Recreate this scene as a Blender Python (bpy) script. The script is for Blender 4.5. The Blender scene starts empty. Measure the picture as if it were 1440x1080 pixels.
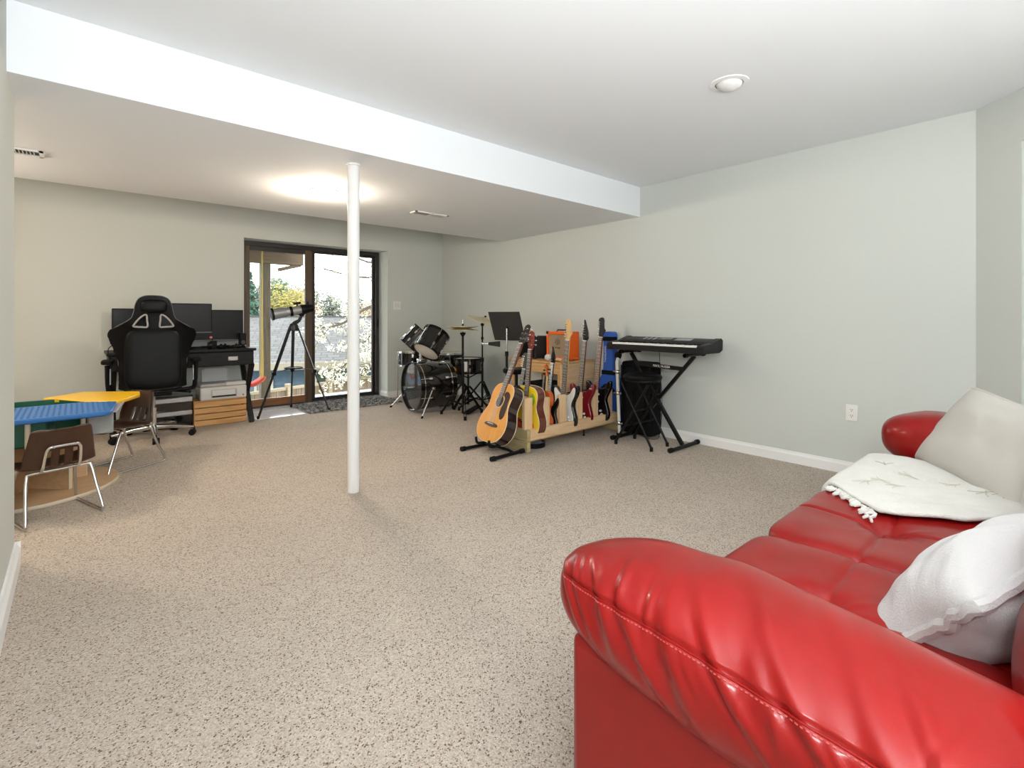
import bpy, bmesh, math, random
from mathutils import Vector as V, Matrix, Euler, noise
from mathutils.bvhtree import BVHTree
R = math.radians
random.seed(7)
SC = bpy.context.scene
COL = SC.collection

# ------------------------------------------------------------------ camera
cd = bpy.data.cameras.new('camera'); cam = bpy.data.objects.new('camera', cd); COL.objects.link(cam)
cam.location = (0, 0, 1.12); cam.rotation_euler = (R(90), 0, -math.atan2(.6604, .7509))
cd.sensor_width = 36; cd.lens = 696/1440*36; cd.shift_y = -94/1440
cd.clip_start = .02; cd.clip_end = 300
SC.camera = cam
# ------------------------------------------------------------------ light and exposure
SC.view_settings.view_transform = 'Standard'; SC.view_settings.look = 'None'
SC.view_settings.exposure = 0.0; SC.view_settings.gamma = 1; SC.view_settings.use_curve_mapping = False
W = bpy.data.worlds.new('sky'); SC.world = W; W.use_nodes = True
bg = W.node_tree.nodes['Background']; bg.inputs[0].default_value = (.95, .98, 1, 1); bg.inputs[1].default_value = 6.5
def lamp(kind, name, loc, power, color=(1, 1, 1), rot=(0, 0, 0), size=.2, size_y=None, spread=None):
    l = bpy.data.lights.new(name, kind); l.energy = power; l.color = color
    if kind == 'AREA':
        l.size = size
        if size_y: l.shape = 'RECTANGLE'; l.size_y = size_y
        else: l.shape = 'DISK'
        if spread: l.spread = R(spread)
    elif kind in ('POINT', 'SPOT'): l.shadow_soft_size = size
    o = bpy.data.objects.new(name, l); COL.objects.link(o); o.location = loc; o.rotation_euler = rot
    return o
lamp('AREA', 'photographer_flash', (-.06, -.25, 1.45), 24, (.95, .975, 1), (R(112), 0, -R(36)), .3)
lamp('AREA', 'ceiling_fill_light', (.3, -.95, 1.1), 138, (.95, .975, 1), (R(180), 0, 0), .6)  # unseen upward lamp, added to brighten the ceiling
lamp('AREA', 'rear_fill_light', (1.4, -2.8, 1.0), 56, (.95, .975, 1), (R(106), 0, 0), 2.6, 1.6)  # added soft fill behind the camera; the rear wall has no window

# ------------------------------------------------------------------ materials
MATS = {}
def M(name, col, rough=.5, metal=0, var=0, scale=20, bump=0, bscale=60, coat=0, spec=.5, sheen=0, emit=None, stretch=None, detail=4):
    if name in MATS: return MATS[name]
    m = bpy.data.materials.new(name); m.use_nodes = True; nt = m.node_tree; N = nt.nodes; L = nt.links
    b = N['Principled BSDF']; b.inputs['Base Color'].default_value = (*col, 1); b.inputs['Roughness'].default_value = rough
    b.inputs['Metallic'].default_value = metal; b.inputs['Coat Weight'].default_value = coat; b.inputs['Coat Roughness'].default_value = .12
    b.inputs['Specular IOR Level'].default_value = spec; b.inputs['Sheen Weight'].default_value = sheen
    if emit: b.inputs['Emission Color'].default_value = (*emit[0], 1); b.inputs['Emission Strength'].default_value = emit[1]
    if var or bump:
        tc = N.new('ShaderNodeTexCoord'); mp = N.new('ShaderNodeMapping'); L.new(tc.outputs['Object'], mp.inputs[0])
        if stretch: mp.inputs['Scale'].default_value = stretch
    if var:
        n = N.new('ShaderNodeTexNoise'); n.inputs['Scale'].default_value = scale; n.inputs['Detail'].default_value = detail
        L.new(mp.outputs[0], n.inputs[0])
        r = N.new('ShaderNodeValToRGB'); r.color_ramp.elements[0].position = .3; r.color_ramp.elements[1].position = .7
        r.color_ramp.elements[0].color = (*[c*(1-var) for c in col], 1); r.color_ramp.elements[1].color = (*[min(1, c*(1+var)) for c in col], 1)
        L.new(n.outputs[0], r.inputs[0]); L.new(r.outputs[0], b.inputs['Base Color'])
    if bump:
        n2 = N.new('ShaderNodeTexNoise'); n2.inputs['Scale'].default_value = bscale; n2.inputs['Detail'].default_value = 3
        L.new(mp.outputs[0], n2.inputs[0]); bp = N.new('ShaderNodeBump'); bp.inputs['Strength'].default_value = bump; bp.inputs['Distance'].default_value = .01
        L.new(n2.outputs[0], bp.inputs['Height']); L.new(bp.outputs[0], b.inputs['Normal'])
    MATS[name] = m; return m
def wood(name, c1, c2, rough=.5, scale=6, axis=0, coat=0):
    if name in MATS: return MATS[name]
    m = M(name, c1, rough, coat=coat); nt = m.node_tree; N = nt.nodes; L = nt.links; b = N['Principled BSDF']
    tc = N.new('ShaderNodeTexCoord'); mp = N.new('ShaderNodeMapping'); L.new(tc.outputs['Object'], mp.inputs[0])
    s = [9, 9, 9]; s[axis] = .7; mp.inputs['Scale'].default_value = s
    n = N.new('ShaderNodeTexNoise'); n.inputs['Scale'].default_value = scale; n.inputs['Detail'].default_value = 6; n.inputs['Distortion'].default_value = .6
    L.new(mp.outputs[0], n.inputs[0])
    r = N.new('ShaderNodeValToRGB'); r.color_ramp.elements[0].position = .32; r.color_ramp.elements[1].position = .68
    r.color_ramp.elements[0].color = (*c2, 1); r.color_ramp.elements[1].color = (*c1, 1)
    L.new(n.outputs[0], r.inputs[0]); L.new(r.outputs[0], b.inputs['Base Color'])
    return m
def glass_mat(name, tint=(1, 1, 1), rough=.02, refl=.5):
    m = bpy.data.materials.new(name); m.use_nodes = True; nt = m.node_tree; N = nt.nodes; L = nt.links
    N.clear(); o = N.new('ShaderNodeOutputMaterial'); t = N.new('ShaderNodeBsdfTransparent'); g = N.new('ShaderNodeBsdfGlossy')
    t.inputs[0].default_value = (*tint, 1); g.inputs['Roughness'].default_value = rough
    f = N.new('ShaderNodeFresnel'); f.inputs[0].default_value = 1.45; mu = N.new('ShaderNodeMath'); mu.operation = 'MULTIPLY'; mu.inputs[1].default_value = refl
    mx = N.new('ShaderNodeMixShader'); L.new(f.outputs[0], mu.inputs[0]); L.new(mu.outputs[0], mx.inputs[0])
    L.new(t.outputs[0], mx.inputs[1]); L.new(g.outputs[0], mx.inputs[2]); L.new(mx.outputs[0], o.inputs[0]); MATS[name] = m; return m
def carpet_mat():
    m = bpy.data.materials.new('berber_carpet'); m.use_nodes = True; nt = m.node_tree; N = nt.nodes; L = nt.links
    b = N['Principled BSDF']; b.inputs['Roughness'].default_value = .95; b.inputs['Specular IOR Level'].default_value = .1
    tc = N.new('ShaderNodeTexCoord'); v = N.new('ShaderNodeTexVoronoi'); v.inputs['Scale'].default_value = 250; L.new(tc.outputs['Object'], v.inputs['Vector'])
    sx = N.new('ShaderNodeSeparateColor'); L.new(v.outputs['Color'], sx.inputs[0])
    r = N.new('ShaderNodeValToRGB'); cr = r.color_ramp; cr.interpolation = 'LINEAR'
    cols = [(0, (.13, .09, .065)), (.06, (.25, .18, .13)), (.14, (.47, .395, .325)), (.5, (.55, .475, .4)), (.8, (.62, .545, .465)), (1, (.7, .62, .54))]
    cr.elements[0].position, cr.elements[0].color = cols[0][0], (*cols[0][1], 1); cr.elements[1].position, cr.elements[1].color = 1, (*cols[-1][1], 1)
    for p, c in cols[1:-1]: e = cr.elements.new(p); e.color = (*c, 1)
    L.new(sx.outputs[0], r.inputs[0])
    n = N.new('ShaderNodeTexNoise'); n.inputs['Scale'].default_value = 2.2; n.inputs['Detail'].default_value = 4; L.new(tc.outputs['Object'], n.inputs[0])
    mr = N.new('ShaderNodeMapRange'); mr.inputs[3].default_value = .9; mr.inputs[4].default_value = 1.08; L.new(n.outputs[0], mr.inputs[0])
    mx = N.new('ShaderNodeVectorMath'); mx.operation = 'SCALE'; L.new(r.outputs[0], mx.inputs[0]); L.new(mr.outputs[0], mx.inputs['Scale'])
    L.new(mx.outputs[0], b.inputs['Base Color'])
    bp = N.new('ShaderNodeBump'); bp.inputs['Strength'].default_value = .7; bp.inputs['Distance'].default_value = .006; bp.invert = True
    L.new(v.outputs['Distance'], bp.inputs['Height']); L.new(bp.outputs[0], b.inputs['Normal']); MATS['carpet'] = m; return m
def leather_mat():
    m = M('red_leather', (.235, .006, .005), .3, var=.12, scale=5, bump=.05, bscale=420, coat=.22, spec=.22)
    m.node_tree.nodes['Principled BSDF'].inputs['Coat Roughness'].default_value = .14; return m
def knit_mat(name, col, sc=110):
    m = M(name, col, .95, sheen=.3, spec=.1); nt = m.node_tree; N = nt.nodes; L = nt.links; b = N['Principled BSDF']
    tc = N.new('ShaderNodeTexCoord'); hs = []
    for d in ('X', 'Y'):
        w = N.new('ShaderNodeTexWave'); w.bands_direction = d; w.inputs['Scale'].default_value = sc; w.inputs['Distortion'].default_value = 1.2; w.inputs['Detail'].default_value = 1
        L.new(tc.outputs['Object'], w.inputs[0]); hs.append(w)
    a = N.new('ShaderNodeMath'); a.operation = 'MULTIPLY'; L.new(hs[0].outputs[1], a.inputs[0]); L.new(hs[1].outputs[1], a.inputs[1])
    bp = N.new('ShaderNodeBump'); bp.inputs['Strength'].default_value = .8; bp.inputs['Distance'].default_value = .004
    L.new(a.outputs[0], bp.inputs['Height']); L.new(bp.outputs[0], b.inputs['Normal']); return m

CARPET = carpet_mat(); LEATHER = leather_mat()
PAINT = M('sage_grey_paint', (.6, .622, .585), .85, bump=.05, bscale=180, spec=.25)
WHITE = M('ceiling_white', (.83, .855, .875), .9, bump=.04, bscale=200, spec=.2)
TRIM = M('trim_white', (.85, .85, .84), .45)
BLK = M('black_plastic', (.005, .005, .006), .45, spec=.2)
BLKG = M('gloss_black', (.006, .006, .007), .08, coat=.6)
BLKL = M('black_leather', (.003, .003, .0035), .38, bump=.06, bscale=350, spec=.14)
BLKM = M('black_metal', (.004, .004, .005), .4, spec=.22)
BLKC = M('black_cloth', (.006, .006, .007), .85, bump=.2, bscale=300, spec=.15)
CHR = M('chrome', (.75, .75, .75), .16, 1)
SIL = M('silver_paint', (.5, .5, .5), .35, .6)
BRZ = M('dark_bronze', (.035, .03, .028), .4, .3)
RUB = M('rubber', (.008, .008, .008), .8, spec=.2)
GREY = M('grey_plastic', (.42, .43, .45), .5)
IVORY = M('ivory_plastic', (.8, .79, .75), .4)
PINE = wood('pine', (.8, .57, .34), (.68, .44, .23), .6, 5, 2)
PINEX = wood('pine_long', (.8, .57, .34), (.68, .44, .23), .6, 5, 0)
CRATE = wood('crate_pine', (.7, .4, .16), (.52, .26, .09), .6, 5, 0)
OAK = wood('oak', (.5, .26, .09), (.36, .17, .05), .5, 5, 0)
GLASS = glass_mat('door_glass', (.97, .985, .98))

# ------------------------------------------------------------------ mesh builder
class B:
    def __init__(s): s.v = []; s.f = []
    def add(s, vs, fs, mx=None):
        n = len(s.v); s.v += [tuple(mx @ V(p)) if mx else tuple(p) for p in vs]; s.f += [[i+n for i in f] for f in fs]; return s
    def box(s, c, d, rot=None, taper=1):
        x, y, z = [k/2 for k in d]; t = taper
        vs = [(-x, -y, -z), (x, -y, -z), (x, y, -z), (-x, y, -z), (-x*t, -y*t, z), (x*t, -y*t, z), (x*t, y*t, z), (-x*t, y*t, z)]
        mx = Matrix.Translation(c)
        if rot is not None: mx = mx @ (rot if isinstance(rot, Matrix) else Euler(rot).to_matrix().to_4x4())
        return s.add(vs, [(0, 3, 2, 1), (4, 5, 6, 7), (0, 1, 5, 4), (1, 2, 6, 5), (2, 3, 7, 6), (3, 0, 4, 7)], mx)
    def bb(s, x0, x1, y0, y1, z0, z1): return s.box(((x0+x1)/2, (y0+y1)/2, (z0+z1)/2), (abs(x1-x0), abs(y1-y0), abs(z1-z0)))
    def beam(s, a, b, w, h, up=(0, 0, 1)):
        a, b = V(a), V(b); z = (b-a); ln = z.length; z.normalize(); u = V(up)
        if abs(z.dot(u)) > .98: u = V((0, 1, 0))
        x = u.cross(z).normalized(); y = z.cross(x)
        mx = Matrix((x, y, z)).transposed().to_4x4(); mx.translation = (a+b)/2
        return s.box((0, 0, 0), (w, h, ln)) if False else s.add(*boxvf(w, h, ln), mx)
    def cyl(s, a, b, r0, r1=None, n=16, cap=True):
        r1 = r0 if r1 is None else r1; a, b = V(a), V(b); z = (b-a).normalized()
        u = V((1, 0, 0)) if abs(z.x) < .9 else V((0, 1, 0)); x = z.cross(u).normalized(); y = z.cross(x)
        vs = []
        for p, r in ((a, r0), (b, r1)):
            for k in range(n):
                t = 2*math.pi*k/n; vs.append(p+x*(r*math.cos(t))+y*(r*math.sin(t)))
        fs = [(k, (k+1) % n, n+(k+1) % n, n+k) for k in range(n)]
        if cap: fs += [tuple(range(n-1, -1, -1)), tuple(range(n, 2*n))]
        return s.add(vs, fs)
    def tube(s, pts, r, n=8, closed=False, smooth=0):
        pts = [V(p) for p in pts]
        if smooth:
            if isinstance(r, (list, tuple)):
                k0 = len(pts); r = [r[min(k0-2, int(i/smooth))]*(1-(i/smooth-int(i/smooth)))+r[min(k0-1, int(i/smooth)+1)]*(i/smooth-int(i/smooth)) for i in range((k0-1)*smooth+1)]
            pts = catmull(pts, smooth, closed)
        m = len(pts); vs = []; px = None
        for i, p in enumerate(pts):
            if closed: t = pts[(i+1) % m]-pts[i-1]
            else: t = pts[min(i+1, m-1)]-pts[max(i-1, 0)]
            t.normalize()
            if px is None:
                u = V((0, 0, 1)) if abs(t.z) < .9 else V((1, 0, 0)); x = t.cross(u).normalized()
            else:
                x = px-t*px.dot(t); x = x.normalized() if x.length > 1e-6 else t.orthogonal().normalized()
            px = x; y = t.cross(x); rr = r[i] if isinstance(r, (list, tuple)) else r
            for k in range(n):
                a = 2*math.pi*k/n; vs.append(p+x*(rr*math.cos(a))+y*(rr*math.sin(a)))
        fs = []
        for i in range(m if closed else m-1):
            j = (i+1) % m
            for k in range(n): fs.append((i*n+k, i*n+(k+1) % n, j*n+(k+1) % n, j*n+k))
        if not closed: fs += [tuple(range(n-1, -1, -1)), tuple(range((m-1)*n, m*n))]
        return s.add(vs, fs)
    def lathe(s, prof, mx=None, n=24, ring=False):
        vs = []; fs = []; m = len(prof)
        for (r, z) in prof:
            for k in range(n):
                a = 2*math.pi*k/n; vs.append((r*math.cos(a), r*math.sin(a), z))
        for i in range(m if ring else m-1):
            j = (i+1) % m
            for k in range(n): fs.append((i*n+k, i*n+(k+1) % n, j*n+(k+1) % n, j*n+k))
        if not ring: fs += [tuple(range(n-1, -1, -1)), tuple(range((m-1)*n, m*n))]
        return s.add(vs, fs, mx)
    def prism(s, poly, y0, y1, mx=None):          # poly in x,z ; extruded along y
        n = len(poly); vs = [(x, y0, z) for x, z in poly]+[(x, y1, z) for x, z in poly]
        fs = [tuple(range(n)), tuple(range(2*n-1, n-1, -1))]+[(k, n+k, n+(k+1) % n, (k+1) % n) for k in range(n)]
        return s.add(vs, fs, mx)
    def slab(s, poly, z0, z1, mx=None):           # poly in x,y
        n = len(poly); vs = [(x, y, z0) for x, y in poly]+[(x, y, z1) for x, y in poly]
        fs = [tuple(range(n-1, -1, -1)), tuple(range(n, 2*n))]+[(k, (k+1) % n, n+(k+1) % n, n+k) for k in range(n)]
        return s.add(vs, fs, mx)
    def grid(s, fn, nu, nv, closed_u=False):
        vs = [fn(i/(nu if closed_u else nu-1), j/(nv-1)) for j in range(nv) for i in range(nu)]; fs = []
        for j in range(nv-1):
            for i in range(nu if closed_u else nu-1):
                k = (i+1) % nu; fs.append((j*nu+i, j*nu+k, (j+1)*nu+k, (j+1)*nu+i))
        return s.add(vs, fs)
    def ball(s, c, r, n=14, sc=(1, 1, 1)):
        prof = [(max(1e-4, r*math.sin(math.pi*k/n)), -r*math.cos(math.pi*k/n)) for k in range(n+1)]
        mx = Matrix.Translation(c) @ Matrix.Diagonal((*sc, 1)); return s.lathe(prof, mx, n+2)
    def puff(s, c, h, p=4, n=20, fn=None, mx=None):   # superquadric cushion, half sizes h
        idx = {}; vs = []; fs = []
        def g(a, b, cc):
            k = (a, b, cc)
            if k in idx: return idx[k]
            q = [math.tan((t/n*2-1)*.7854) for t in k]
            e = sum(abs(t)**p for t in q)**(1/p); q = V([t/e for t in q])
            w = V((q.x*h[0], q.y*h[1], q.z*h[2]))
            if fn: w = fn(w, q)
            w = w+V(c); idx[k] = len(vs); vs.append(w); return idx[k]
        for a in range(n):
            for b in range(n):
                for (f, fl) in ((0, 0), (n, 1)):
                    for ax in range(3):
                        def mk(u, w):
                            t = [u, w]; t.insert(ax, f); return g(*t)
                        q = [mk(a, b), mk(a+1, b), mk(a+1, b+1), mk(a, b+1)]
                        if (ax == 1) ^ bool(fl) ^ True: q.reverse()
                        fs.append(q)
        return s.add(vs, fs, mx)
    def build(s, name, mat, parent=None, smooth=True, bevel=0, seg=2, ang=38):
        me = bpy.data.meshes.new(name); me.from_pydata([tuple(v) for v in s.v], [], s.f); me.materials.append(mat)
        bm = bmesh.new(); bm.from_mesh(me); bmesh.ops.recalc_face_normals(bm, faces=bm.faces); bm.to_mesh(me); bm.free()
        if smooth:
            me.polygons.foreach_set('use_smooth', [True]*len(me.polygons)); me.set_sharp_from_angle(angle=R(ang))
        o = bpy.data.objects.new(name, me); COL.objects.link(o)
        if parent: o.parent = parent
        if bevel:
            b = o.modifiers.new('bevel', 'BEVEL'); b.width = bevel; b.segments = seg; b.limit_method = 'ANGLE'; b.angle_limit = R(40)
        return o
def boxvf(w, h, l):
    x, y, z = w/2, h/2, l/2
    return [(-x, -y, -z), (x, -y, -z), (x, y, -z), (-x, y, -z), (-x, -y, z), (x, -y, z), (x, y, z), (-x, y, z)], [(0, 3, 2, 1), (4, 5, 6, 7), (0, 1, 5, 4), (1, 2, 6, 5), (2, 3, 7, 6), (3, 0, 4, 7)]
def catmull(pts, k, closed=False):
    n = len(pts); out = []
    for i in range(n if closed else n-1):
        if closed: a, b, c, d = pts[i-1], pts[i], pts[(i+1) % n], pts[(i+2) % n]
        else: a, b, c, d = pts[max(i-1, 0)], pts[i], pts[i+1], pts[min(i+2, n-1)]
        for j in range(k):
            t = j/k; out.append(.5*((2*b)+(c-a)*t+(2*a-5*b+4*c-d)*t*t+(3*b-a-3*c+d)*t**3))
    if not closed: out.append(pts[-1])
    return out
def cat2(pts, k=6, closed=True): return [(p.x, p.y) for p in catmull([V((x, y, 0)) for x, y in pts], k, closed)]
def thing(name, label, cat, loc=(0, 0, 0), rz=0, group=None, rot=None):
    o = bpy.data.objects.new(name, None); COL.objects.link(o); o.location = loc; o.rotation_euler = rot or (0, 0, rz)
    o.empty_display_size = .1; o['label'] = label; o['category'] = cat
    if group: o['group'] = group
    return o
def tag(o, label, cat, group=None, kind=None):
    o['label'] = label; o['category'] = cat
    if group: o['group'] = group
    if kind: o['kind'] = kind
    return o
def struct(o, label=None):
    o['kind'] = 'structure'
    if label: o['label'] = label
    return o
def dup(o, parent=None):
    c = o.copy(); COL.objects.link(c); c.parent = parent
    for ch in list(o.children): dup(ch, c)
    return c
def part_copy(o, parent, loc=None, rot=None):
    c = o.copy(); COL.objects.link(c); c.parent = parent
    if loc is not None: c.location = loc
    if rot is not None: c.rotation_euler = rot
    return c

# ================================================================== room shell
XR, YB, YD = 4.14, 6.3, 6.56           # side wall, end wall, glass door plane
ZC, ZS = 2.39, 2.1
struct(B().bb(-1.9, 4.5, -3.2, 6.64, -.08, 0).build('floor', CARPET, smooth=False), 'beige berber carpet floor')
struct(B().bb(-1.9, 4.5, -3.2, 6.64, ZC, ZC+.08).build('ceiling', WHITE, smooth=False), 'white ceiling')
struct(B().bb(-1.8, XR, 2.81, 4.9, ZS, ZC).build('beam', WHITE, smooth=False), 'white lowered soffit across the ceiling')
struct(B().bb(XR, XR+.12, .4, YB+.3, 0, ZC).build('wall_right', PAINT, smooth=False), 'long sage grey wall')
wb = B().bb(-1.8, 1.442, YB, YD+.06, 0, ZC).bb(3.24, XR, YB, YD+.06, 0, ZC).bb(1.442, 3.24, YB, YD+.06, 2.034, ZC)
struct(wb.build('wall_back', PAINT, smooth=False), 'grey wall holding the sliding glass door')
struct(B().bb(-.34, -.21, -3.2, 3.15, 0, ZC).build('wall_left', PAINT, smooth=False, bevel=.012, seg=4), 'end of the grey wall beside the play table')
struct(B().bb(-1.9, -1.8, 2.9, YB, 0, ZC).build('wall_alcove', PAINT, smooth=False))
struct(B().bb(-1.8, -.34, 2.9, 3.0, 0, ZC).build('wall_alcove_front', PAINT, smooth=False))
struct(B().bb(-.3, 4.3, -3.2, -3.1, 0, ZC).build('wall_rear', PAINT, smooth=False))
# angled wall with a door opening in it
c45 = math.sqrt(.5)
dg = Matrix(((-c45, c45, 0, XR), (-c45, -c45, 0, .4), (0, 0, 1, 0), (0, 0, 0, 1)))     # local x along the wall, y outwards
d = B(); vs = [(-.0, .29, 0, ZC), (1.2, 1.7, 0, ZC), (.29, 1.2, 2.1, ZC)]
for x0, x1, z0, z1 in vs: d.bb(x0, x1, 0, .14, z0, z1)
d.v = [tuple(dg @ V(p)) for p in d.v]; struct(d.build('wall_diagonal', PAINT, smooth=False), 'angled grey wall behind the sofa')
dd = B().bb(.29, 1.2, .1, .14, 0, 2.1); dd.v = [tuple(dg @ V(p)) for p in dd.v]
dd = dd.build('door_2', M('door_paint', (.5, .5, .46), .5), smooth=False); struct(dd, 'flush door set back in the angled wall')
kn = B().ball((.36, .06, 1.0), .028).cyl((.36, .06, 1), (.36, .1, 1), .012); kn.v = [tuple(dg @ V(p)) for p in kn.v]; kn.build('door_knob', SIL, dd)
struct(B().bb(2.94, 3.04, -3.2, -.78, 0, ZC).build('wall_right_near', PAINT, smooth=False))
# baseboards
def baseboard(name, a, b, th=.014, h=.088):
    a, b = V((*a, 0)), V((*b, 0)); u = (b-a).normalized(); n = V((u.y, -u.x, 0)); m = B()
    prof = [(0, 0), (th, 0), (th, h*.72), (th*.6, h*.86), (th*.45, h), (0, h)]
    vs = [p+n*q[0]+V((0, 0, q[1])) for p in (a, b) for q in prof]; k = len(prof)
    m.add(vs, [tuple(range(k)), tuple(range(2*k-1, k-1, -1))]+[(i, (i+1) % k, k+(i+1) % k, k+i) for i in range(k)])
    return struct(m.build(name, TRIM, smooth=False), 'white baseboard')
baseboard('baseboard_right', (XR, .41), (XR, YB), -.014)
baseboard('baseboard_back', (3.24, YB), (XR-.014, YB))
baseboard('baseboard_door_side', (3.24, YD-.06), (3.24, YB), .012)
baseboard('baseboard_back_far', (-1.8, YB), (1.44, YB))
bl = baseboard('baseboard_left', (-.21, -3.1), (-.21, 3.15), .02, .105)
baseboard('baseboard_left_end', (-.19, 3.15), (-.34, 3.15), .016, .105)
dgp = lambda t: (dg @ V((t, 0, 0))).xy
baseboard('baseboard_diagonal', dgp(0), dgp(.28), .014)
# support column
struct(B().cyl((1.335, 3.06, 0), (1.335, 3.06, ZS), .0375, n=32).lathe([(.047, ZS-.012), (.047, ZS)], Matrix.Translation((1.335, 3.06, 0)), 32).build('column', TRIM), 'white round steel support column')

# ceiling fixtures -------------------------------------------------
t = thing('ceiling_light', 'lit recessed ceiling light in the lowered soffit beside the column', 'light', (1.44, 3.84, ZS))
B().lathe([(.062, -.001), (.062, -.012), (.1, -.009), (.103, 0), (.062, 0)], n=40, ring=True).build('trim_ring', M('light_trim', (.82, .8, .78), .4), t)
B().lathe([(.0005, -.012), (.045, -.011), (.061, -.006), (.061, -.003), (.0005, -.003)], n=32).build('lamp_lens', M('lamp_glow', (1, 1, 1), .5, emit=((1, .86, .68), 14)), t)
lamp('POINT', 'soffit_lamp_and_fill', (1.44, 3.84, ZS-.06), 40, (1, .84, .66), size=.05)
lamp('POINT', 'soffit_lamp_and_fill', (-1.0, 4.3, ZS-.1), 64, (1, .84, .66), size=.2)  # added lamp out of view, no fixture; brightens alcove and back wall
t = thing('ceiling_light', 'unlit swivelling eyeball downlight in the bare upper ceiling', 'light', (2.66, 1.24, ZC))
B().lathe([(.07, -.0), (.072, -.007), (.098, -.005), (.1, 0)], n=40, ring=True).build('trim_ring', TRIM, t)
eb = B().lathe([(.0005, -.03), (.03, -.028), (.052, -.02), (.066, -.006), (.068, 0), (.0005, 0)], Matrix.Rotation(R(12), 4, 'Y'), 32); eb.build('eyeball', M('eyeball_white', (.8, .8, .79), .35), t)
B().lathe([(.07, -.001), (.07, -.004), (.0675, -.004), (.0675, -.001)], n=32, ring=True).build('socket_shadow_gap', BLK, t)
def vent(label, loc, lx, ly):
    t = thing('ceiling_vent', label, 'vent', loc)
    f = B(); w = .018
    f.bb(-lx/2, lx/2, -ly/2, -ly/2+w, -.008, 0).bb(-lx/2, lx/2, ly/2-w, ly/2, -.008, 0).bb(-lx/2, -lx/2+w, -ly/2, ly/2, -.008, 0).bb(lx/2-w, lx/2, -ly/2, ly/2, -.008, 0).bb(-.006, .006, -ly/2, ly/2, -.008, 0)
    f.build('frame', TRIM, t, False)
    s = B()
    n = int((lx-.04)/.016)
    for k in range(n): s.box((-lx/2+.026+k*.016, 0, -.004), (.002, ly-.03, .012), (0, R(40 if k < n/2 else -40), 0))
    o = s.build('louvre_slats', M('vent_slat', (.5, .5, .5), .5), t, False); o['kind'] = 'stuff'
    B().bb(-lx/2+.01, lx/2-.01, -ly/2+.01, ly/2-.01, -.001, 0).build('backing', M('vent_dark', (.12, .12, .12), .8), t, False)
vent('white slatted air vent in the soffit nearer the glass door', (2.52, 4.06, ZS), .36, .13)
vent('white slatted air vent in the soffit beside the grey wall end', (-.32, 4.1, ZS), .34, .14)
# switch and outlet ------------------------------------------------
t = thing('light_switch', 'white two-gang light switch plate between glass door and drums', 'switch', (3.382, YB, 1.285))
B().bb(-.058, .058, -.007, 0, -.058, .058).build('plate', IVORY, t, bevel=.003)
for x in (-.023, .023): B().box((x, -.009, 0), (.03, .008, .062), (R(5), 0, 0)).build('rocker', M('rocker', (.72, .71, .66), .35), t, bevel=.002)
t = thing('wall_outlet', 'white duplex power outlet low on the long grey wall', 'outlet', (XR, 1.047, .44))
B().bb(-.007, 0, -.036, .036, -.058, .058).build('plate', IVORY, t, bevel=.003)
for z in (-.021, .021):
    p = B().cyl((-.0095, 0, z), (-.005, 0, z), .0165, n=20).build('receptacle', IVORY, t)
    B().box((-.0097, -.006, z+.003), (.001, .0025, .009)).box((-.0097, .006, z+.003), (.001, .0025, .007)).cyl((-.0099, 0, z-.008), (-.009, 0, z-.008), .0028, n=8).build('slot', BLK, p, False)

# ================================================================== sliding glass door
t = bpy.data.objects.new('door_1', None); COL.objects.link(t); struct(t, 'sliding glass door with dark frame')
f = B(); X0, X1, ZT = 1.45, 3.215, 2.03
f.bb(X0, X1, YD-.05, YD+.05, ZT-.05, ZT).bb(X0, X0+.05, YD-.05, YD+.05, .0, ZT-.05).bb(X1-.045, X1, YD-.05, YD+.05, .0, ZT-.05).bb(X0, X1, YD-.05, YD+.05, 0, .035)
f.build('door_frame', BRZ, t, False)
BRN = wood('brown_stile', (.12, .075, .04), (.075, .045, .022), .45, 5, 2)
def panel(x0, x1, y, wr, wl, mat, top=.055, bot=.09, botmat=None):
    p = bpy.data.objects.new('door_panel', None); COL.objects.link(p); p.parent = t
    z0, z1 = .036, ZT-.051
    B().bb(x0, x0+wl, y-.018, y+.018, z0, z1).build('stile', mat, p, False, .003)
    B().bb(x1-wr, x1, y-.018, y+.018, z0, z1).build('stile', mat, p, False, .003)
    B().bb(x0+wl, x1-wr, y-.018, y+.018, z1-top, z1).build('top_rail', BRZ, p, False, .003)
    B().bb(x0+wl, x1-wr, y-.018, y+.018, z0, z0+bot).build('bottom_rail', botmat or mat, p, False, .003)
    B().bb(x0+wl, x1-wr, y-.003, y+.003, z0+bot, z1-top).build('glass', GLASS, p, False)
    return p
panel(X0+.051, 2.285, YD-.026, .085, .055, BRN, botmat=wood('door_rail_wood', (.3, .13, .045), (.2, .08, .025), .4, 5, 0))
p2 = panel(2.27, X1-.046, YD+.02, .03, .07, BRZ, .025, .035)
B().bb(2.287, 2.3, YD-.045, YD-.0, .95, 1.15).build('handle', BRZ, p2, True, .004)
B().bb(3.19, 3.2, YD-.07, YD-.05, .98, 1.1).build('latch', BLK, t, True, .003)
struct(B().bb(1.46, 3.2, YD-.14, YD-.051, 0, .022).build('trim_1', M('aluminium_sill', (.6, .6, .58), .4, .5), smooth=False), 'pale metal door threshold')
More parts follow.
